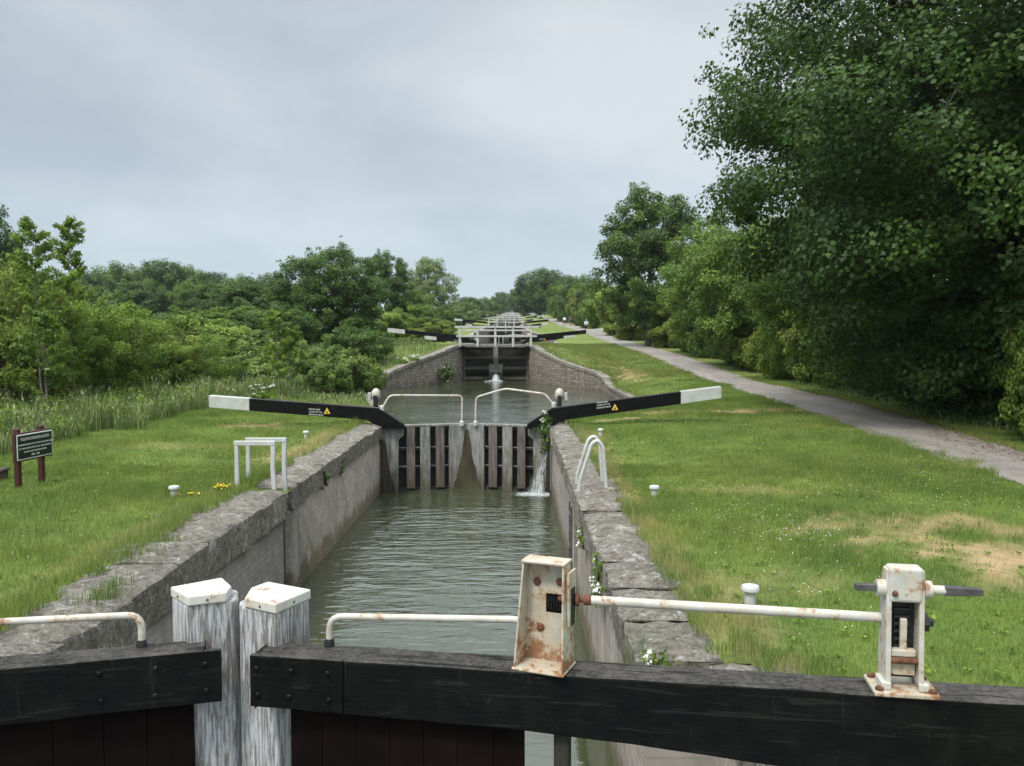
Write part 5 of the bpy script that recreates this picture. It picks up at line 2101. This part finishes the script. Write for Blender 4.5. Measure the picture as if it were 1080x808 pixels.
# ------------------------------------------------------------------ wild plants that can be told apart
def umbel_plant(x, y, h, label, seed, nst=7, spread=.35, group=None, z=None):
    r = np.random.default_rng(seed)
    t = thing('cow_parsley', label, 'plant', (x, y, g(x, y) if z is None else z), 0, group)
    mb = MB(); hp = []
    C = []
    for k in range(nst):
        a = r.random() * 6.28
        R_ = spread * r.random()
        hh = h * (.35 + .65 * r.random())
        e = (math.cos(a) * R_, math.sin(a) * R_, hh)
        mb.tube([(e[0] * .2, e[1] * .2, -.05), (e[0] * .6, e[1] * .6, hh * .6), e], [.008, .006, .004], 5)
        for j in range(14):
            q = r.normal(size=2) * .04
            hp.append((e[0] + q[0], e[1] + q[1], e[2] + .05 * r.random()))
        for j in range(4):
            C.append((e[0] * .5 + r.normal() * .1, e[1] * .5 + r.normal() * .1, hh * (.15 + .5 * r.random())))
    mb.build('stem', M['leaf_mid'], t)
    o = heads('flower_heads', hp, M['petal_white'], r, .018)
    o.parent = t
    C = np.array(C)
    V, Fq, T = leaf_arrays(C, np.full(len(C), .14), 14, .11, r, np.ones(len(C)), np.full(len(C), .5), .8, .5, .5)
    mesh_np('leaves', V, Fq, M['leaf_light'], t, tint=T)
    return t


CP = 'white cow parsley plants on the bushy bank'
for k, (px, py, d, h, lab) in enumerate(((275, 392, 30, .8, 'white cow parsley in front of the bramble mound, tallest clump'), (222, 388, 33, .7, 'white cow parsley near the lower sallow'), (240, 384, 34, .7, 'white cow parsley beside the parsley by the lower sallow'),
                                         (380, 392, 42, .9, 'white cow parsley at the start of the wing wall'), (392, 398, 43, .7, 'white cow parsley hanging over the wing wall'), (425, 372, 50, .5, 'white cow parsley on the grassy bank above the wing wall'),
                                         (437, 368, 51, .4, 'small white cow parsley higher on the grassy bank'), (12, 415, 20, .6, 'white cow parsley at the frame edge above the notice board'))):
    x = (px - 543) / F * d
    umbel_plant(x, d, h * .8, lab, 200 + k, 9, .45, CP)


def leafy_plant(x, y, z, label, seed, rad, n=30, size=.08, mat='leaf_mid', flowers=0, name='wall_plant', fl='petal_white'):
    r = np.random.default_rng(seed)
    t = thing(name, label, 'plant', (x, y, z))
    C = r.normal(size=(n, 3)) * np.array(rad) * .55
    V, Fq, T = leaf_arrays(C, np.full(n, min(rad) * .5 + .03), 14, size, r, np.clip(1 + .2 * r.normal(size=n), .5, 1.5), np.clip(.5 + .3 * r.normal(size=n), 0, 1), .8, .3, .6)
    mesh_np('leaves', V, Fq, M[mat], t, tint=T)
    mb = MB()
    for k in range(6):
        e = C[k]
        mb.tube([(0, 0, -rad[2] * .8), (e[0] * .5, e[1] * .5, e[2] * .3), tuple(e)], [.008, .006, .003], 4)
    mb.build('stem', M['leaf_dark'], t)
    if flowers:
        P = []
        for k in range(flowers):
            a = nrm(r.normal(size=(1, 3)))[0]
            q = a * np.array(rad) * (.7 + .5 * r.random())
            for j in range(10):
                P.append(tuple(q + r.normal(size=3) * .025))
        o = heads('flower_heads', P, M[fl], r, .022)
        o.parent = t
    return t


leafy_plant(.78, 21.6, -.05, 'elder shoot with white flower heads hanging over the gate heel', 301, (.13, .16, .46), 34, .075, 'leaf_dark', 6)
leafy_plant(-4.25, 53.4, -.1, 'flowering plant growing from the foot of the far wing wall', 302, (.45, .3, .62), 50, .13, 'leaf_dark', 9)
leafy_plant(.90, 8.9, -.25, 'trailing weed with white flowers on the towpath-side lock wall', 303, (.05, .35, .22), 26, .045, 'leaf_mid', 5)
leafy_plant(.91, 11.2, -.35, 'small weed rooted in the lock wall below the bent-tube ladder', 304, (.05, .3, .15), 16, .05, 'leaf_mid', 2)
leafy_plant(-3.50, 15.6, -.30, 'ivy sprig on the sign-side coping beyond the ladder slot', 305, (.05, .25, .16), 14, .05, 'leaf_dark')
leafy_plant(-3.50, 17.0, -.35, 'fern tuft on the sign-side lock wall towards the planked gate', 306, (.06, .2, .2), 14, .05, 'leaf_dark')
leafy_plant(1.0, 6.0, -.02, 'moss-edged weed in the broken end of the coping', 307, (.10, .08, .06), 10, .04, 'leaf_mid', 1)

# yellow flowers on the coping edge, sign side
yf = thing('yellow_flowers', 'clump of bright yellow flowers by the square ladder rails', 'plant', (-4.3, 12.35, g(-4.3, 12.35)))
P = [(r.normal() * .07, r.normal() * .07, .10 + .06 * r.random()) for _ in range(16)]
o = heads('flower_heads', P, M['petal_yellow'], r, .017); o.parent = yf
mb = MB()
for p in P[:16]:
    mb.tube([(p[0] * .3, p[1] * .3, -.03), p], .004, 4)
mb.build('stem', M['leaf_mid'], yf)
yf = thing('yellow_flowers', 'small patch of yellow flowers beside a lawn bollard', 'plant', (-4.62, 12.15, g(-4.6, 12.15)))
P = [(r.normal() * .10, r.normal() * .04, .04 + .03 * r.random()) for _ in range(14)]
o = heads('flower_heads', P, M['petal_yellow'], r, .014); o.parent = yf
mb = MB()
for p in P[:10]:
    mb.tube([(p[0] * .5, p[1] * .5, -.03), p], .003, 4)
mb.build('stem', M['leaf_mid'], yf)


def tuft(x, y, z, h, n, label, seed, spread=.12):
    r = np.random.default_rng(seed)
    t = thing('grass_tuft', label, 'grass tuft', (x, y, z))
    a = r.random(n) * 6.28
    L = h * (.5 + .5 * r.random(n))
    x0 = r.normal(size=n) * spread * .4; y0 = r.normal(size=n) * spread
    dx, dy = np.cos(a), np.sin(a)
    w = .003
    lean = .5 * r.random(n) * L
    P0 = np.stack([x0 - dy * w, y0 + dx * w, 0 * a - .05], 1); P1 = np.stack([x0 + dy * w, y0 - dx * w, 0 * a - .05], 1)
    M0 = np.stack([x0 + dx * lean * .3 - dy * w * .8, y0 + dy * lean * .3 + dx * w * .8, L * .6], 1); M1 = np.stack([x0 + dx * lean * .3 + dy * w * .8, y0 + dy * lean * .3 - dx * w * .8, L * .6], 1)
    T0 = np.stack([x0 + dx * lean, y0 + dy * lean, L], 1)
    V = np.stack([P0, P1, M1, M0, T0], 1).reshape(-1, 3)
    b = 5 * np.arange(n)[:, None]
    Fq = np.concatenate([b + np.array([0, 1, 2]), b + np.array([0, 2, 3]), b + np.array([3, 2, 4])])
    c = np.repeat(np.where(r.random((n, 1)) < .3, np.array([[.25, .25, .10]]), np.array([[.11, .19, .04]])), 5, axis=0)
    mesh_np('blades', V, Fq, M['grass'], t, tint=c)
    return t


tuft(.98, 6.35, -.40, .60, 130, 'long pale grass tuft growing out of the broken coping end', 401, .14)
tuft(-3.72, 7.6, -.0, .11, 260, 'grass tuft on the sign-side coping nearest the gate', 402, .2)
tuft(-3.95, 9.3, 0, .10, 320, 'grass tuft in the middle of the sign-side coping', 403, .3)
tuft(-5.3, 9.4, 0, .42, 14, 'single tall seeding grass stalks on the sign-side lawn', 404, .08)

# ------------------------------------------------------------------ building glimpsed over the hedge
hx, hy = 16.2, 205
t = thing('brick_house', 'brown roofed house glimpsed over the trees by the ash', 'house', (hx, hy, g(hx, hy)), .1)
mb = MB(); mb.box(-4, 4, -3, 3, -.5, 7.4); mb.build('wall', M['housebrick'], t)
mb = MB()
mb.add([(-4.4, -3.5, 7.3), (4.4, -3.5, 7.3), (4.4, 3.5, 7.3), (-4.4, 3.5, 7.3), (-4.4, 0, 9.3), (4.4, 0, 9.3)], [(0, 1, 5, 4), (2, 3, 4, 5), (0, 4, 3), (1, 2, 5), (3, 2, 1, 0)])
rf = mb.build('roof', M['rooftile'], t)
mb = MB(); mb.box(2.4, 3.2, -.4, .4, 8.6, 10.1); mb.build('chimney', M['housebrick'], rf)
for k, x in enumerate((-2.2, 2.2)):
    mb = MB(); mb.box(x - .6, x + .6, -3.04, -2.98, 4.4, 5.8); w_ = mb.build('window', M['cleanwhite'], t)
    mb = MB(); mb.box(x - .5, x + .5, -3.06, -3.045, 4.5, 5.7); mb.build('pane', M['signblack'], w_)

# ------------------------------------------------------------------ leaking water
def m_froth(name, scale, lo, hi, stretch=(1, 1, 1)):
    n = NT(name)
    n.col((.66, .70, .70))
    n.rough(.3)
    at = n.attr('tint')
    sp = n.n('ShaderNodeSeparateColor')
    n.l(at, sp.inputs[0])
    f = n.noise(scale, 8, .75, vec=n.mapping(stretch), dist=.8)
    f = n.math('ADD', f, n.math('SUBTRACT', sp.outputs[0], 1.0))
    al = n.n('ShaderNodeMapRange')
    al.inputs['From Min'].default_value = lo
    al.inputs['From Max'].default_value = hi
    n.l(f, al.inputs['Value'])
    n.l(al.outputs[0], n.bs.inputs['Alpha'])
    n.bump(f, .6, .02)
    return n.m


r = np.random.default_rng(77)
fm = m_froth('churned_foam', 7.0, .30, .52, (1, 1.6, 1))
sm = m_froth('falling_spray', 5.0, .42, .66, (3.6, 3.6, .6))
nx, ny = 40, 40
xs = np.linspace(-1.9, .90, nx); ys = np.linspace(TG - 1.9, TG - .02, ny)
XX, YY = np.meshgrid(xs, ys)
dd = np.sqrt(((XX - .62) / 1.05) ** 2 + ((YY - TG + .38) / .55) ** 2)
w = 1 - .62 * sst(dd, .15, 1.5)
V = np.stack([XX, YY, np.full_like(XX, -1.794) + .012 * np.clip(1 - dd, 0, 1)], -1).reshape(-1, 3)
ii = (np.arange(ny - 1)[:, None] * nx + np.arange(nx - 1)[None]).ravel()
tag(mesh_np('foam', V, np.stack([ii, ii + 1, ii + nx + 1, ii + nx], -1), fm, tint=np.stack([w.ravel()] * 3, 1), smooth=True), kind='stuff')
SV, SF, ST = [], [], []
nb = 0
for layer in range(3):
    ns, nt_ = 26, 14
    for a_ in range(ns):
        q = a_ / (ns - 1)
        for t_ in range(nt_):
            f = t_ / (nt_ - 1)
            z0 = -.60 - .38 * f * (layer + 1) / 3
            reach = (.06 + .56 * f) * (.75 + .15 * layer)
            x = .87 - .03 * layer - reach * q + .012 * math.sin(9 * f + 3 * layer)
            y = TG - .15 - .05 * layer - (.10 + .10 * math.sin(5 * f + layer)) * q
            z = z0 + (-1.80 - z0) * (q * .30 + q * q * .70)
            SV.append((x, y, z))
            ST.append([.93 + .10 * q - .16 * abs(2 * f - 1) ** 3 - .04 * layer] * 3)
    for a_ in range(ns - 1):
        for t_ in range(nt_ - 1):
            k = nb + a_ * nt_ + t_
            SF.append((k, k + 1, k + nt_ + 1, k + nt_))
    nb += ns * nt_
sp_o = mesh_np('leak_spray', SV, SF, sm, tint=np.array(ST), smooth=True)
tag(sp_o, 'white spray leaking past the gate heel into the near chamber', 'water spray', kind='stuff')
mb = MB()
for k in range(40):
    a = r.normal() * .11
    mb.tube([(CX + a * .15, YB[1] + .82, -.16 + r.normal() * .03), (CX + a * .5, YB[1] + .5, -.33), (CX + a * 1.1, YB[1] + .28, -.70)], [.008, .012, .020], 4)
tag(mb.build('leak_spray', M['foam'], None), kind='stuff')
P = []
for k in range(70):
    P.append((CX + r.normal() * .28, YB[1] + .15 - abs(r.normal()) * .55, -.696))
fo = heads('foam', P, M['foam'], r, .035)
tag(fo, kind='stuff')
# ------------------------------------------------------------------ sky and light: an overcast day
SUN_EL, SUN_AZ = R(56), R(215)          # high behind the camera, to the left (azimuth clockwise from +Y)
W = bpy.data.worlds.new('World')
S.world = W
W.use_nodes = True
nt = W.node_tree
nt.nodes.clear()


def wn(t, **k):
    o = nt.nodes.new(t)
    for a, b in k.items():
        setattr(o, a, b)
    return o


def wl_(a, b):
    nt.links.new(a, b)


out = wn('ShaderNodeOutputWorld'); bg = wn('ShaderNodeBackground')
wl_(bg.outputs[0], out.inputs[0])
bg.inputs[1].default_value = .10
sky = wn('ShaderNodeTexSky', sky_type='NISHITA')
sky.sun_disc = False
sky.sun_elevation = SUN_EL
sky.sun_rotation = SUN_AZ
tc = wn('ShaderNodeTexCoord')
sepd = wn('ShaderNodeSeparateXYZ'); wl_(tc.outputs['Generated'], sepd.inputs[0])


def wmath(op, a, b=0.0, clamp=False):
    o = wn('ShaderNodeMath', operation=op, use_clamp=clamp)
    for i, v in enumerate((a, b)):
        if hasattr(v, 'links'):
            wl_(v, o.inputs[i])
        else:
            o.inputs[i].default_value = v
    return o.outputs[0]


def wramp(f, stops):
    o = wn('ShaderNodeValToRGB'); cr = o.color_ramp
    while len(cr.elements) < len(stops):
        cr.elements.new(.5)
    for e, (p, c) in zip(cr.elements, stops):
        e.position = p
        e.color = (*(c if hasattr(c, '__len__') else (c, c, c)), 1)
    wl_(f, o.inputs[0])
    return o.outputs[0]


# a flat layer of cloud seen in perspective: direction divided by its height
zc = wmath('ADD', wmath('MAXIMUM', sepd.outputs[2], 0.0), .16)
cx_ = wmath('DIVIDE', sepd.outputs[0], zc); cy_ = wmath('DIVIDE', sepd.outputs[1], zc)
cv = wn('ShaderNodeCombineXYZ'); wl_(cx_, cv.inputs[0]); wl_(cy_, cv.inputs[1])


def wnoise(scale, detail, rough, loc, stretch=(1, 1, 1), dist=0.0):
    mp = wn('ShaderNodeMapping'); mp.inputs['Location'].default_value = loc; mp.inputs['Scale'].default_value = stretch
    wl_(cv.outputs[0], mp.inputs[0])
    o = wn('ShaderNodeTexNoise'); o.inputs['Scale'].default_value = scale; o.inputs['Detail'].default_value = detail
    o.inputs['Roughness'].default_value = rough; o.inputs['Distortion'].default_value = dist
    wl_(mp.outputs[0], o.inputs['Vector'])
    return o.outputs[0]


n1 = wnoise(.55, 4, .5, (3.2, 1.1, 0), (1, .8, 1), .3)
n2 = wnoise(1.5, 4, .5, (1.3, 7.7, 0), (1, .8, 1), .35)
n3 = wnoise(.8, 3, .5, (8.3, 2.7, 0))
cl = wmath('ADD', wmath('MULTIPLY', n1, .6), wmath('MULTIPLY', n2, .4))
tone = wramp(cl, [(.38, (3.65, 4.15, 4.65)), (.48, (4.65, 5.15, 5.5)), (.58, (6.0, 6.35, 6.5))])
# clearer, bluer air low down
low = wramp(sepd.outputs[2], [(0.0, (4.6, 5.75, 6.4)), (.10, (4.1, 5.1, 5.8)), (.30, (4.5, 5.05, 5.6)), (1, (5, 5, 5))])
lf = wramp(sepd.outputs[2], [(0.0, .9), (.10, .6), (.22, .12), (.5, 0)])
mx = wn('ShaderNodeMix', data_type='RGBA'); wl_(lf, mx.inputs[0]); wl_(tone, mx.inputs[6]); wl_(low, mx.inputs[7])
# overcast sky grows brighter overhead
gain = wramp(sepd.outputs[2], [(0, .335), (.38, .335), (.72, 1.25), (1, 1.25)])
gm = wn('ShaderNodeMix', data_type='RGBA', blend_type='MULTIPLY'); gm.inputs[0].default_value = 1
g2 = wn('ShaderNodeMix', data_type='RGBA', blend_type='ADD'); g2.inputs[0].default_value = 1
wl_(gain, g2.inputs[6]); wl_(gain, g2.inputs[7])
wl_(mx.outputs[2], gm.inputs[6]); wl_(g2.outputs[2], gm.inputs[7])
fin = wn('ShaderNodeMix', data_type='RGBA'); fin.inputs[0].default_value = .90
wl_(sky.outputs[0], fin.inputs[6]); wl_(gm.outputs[2], fin.inputs[7])
wl_(fin.outputs[2], bg.inputs[0])

sl = bpy.data.lights.new('sun', 'SUN')
sl.energy = 1.5
sl.angle = R(10)
sl.color = (1.0, .955, .90)
so = link(bpy.data.objects.new('sun', sl))
dv = Vector((math.sin(SUN_AZ) * math.cos(SUN_EL), math.cos(SUN_AZ) * math.cos(SUN_EL), math.sin(SUN_EL)))
so.rotation_euler = dv.to_track_quat('Z', 'Y').to_euler()

S.view_settings.view_transform = 'Standard'
S.view_settings.look = 'None'
S.view_settings.gamma = 1
S.view_settings.exposure = 0.9
S.view_settings.use_curve_mapping = False
S.render.engine = 'CYCLES'
S.cycles.max_bounces = 6
S.cycles.diffuse_bounces = 3
S.cycles.glossy_bounces = 3
S.cycles.transmission_bounces = 3
S.cycles.use_denoising = True
S.cycles.sample_clamp_indirect = 4
S.render.film_transparent = False

# the damp air of the valley: far trees fade a little
hz = MB(); hz.box(-1700, 1700, -60, 2300, -7, 62)
hm, hn = new_mat('damp_air')
ho = hn.nodes.new('ShaderNodeOutputMaterial'); hv = hn.nodes.new('ShaderNodeVolumePrincipled')
hv.inputs['Color'].default_value = (.86, .92, 1.0, 1)
hv.inputs['Density'].default_value = .00016
hv.inputs['Anisotropy'].default_value = .2
hn.links.new(hv.outputs[0], ho.inputs['Volume'])
tag(hz.build('haze', hm), kind='stuff')
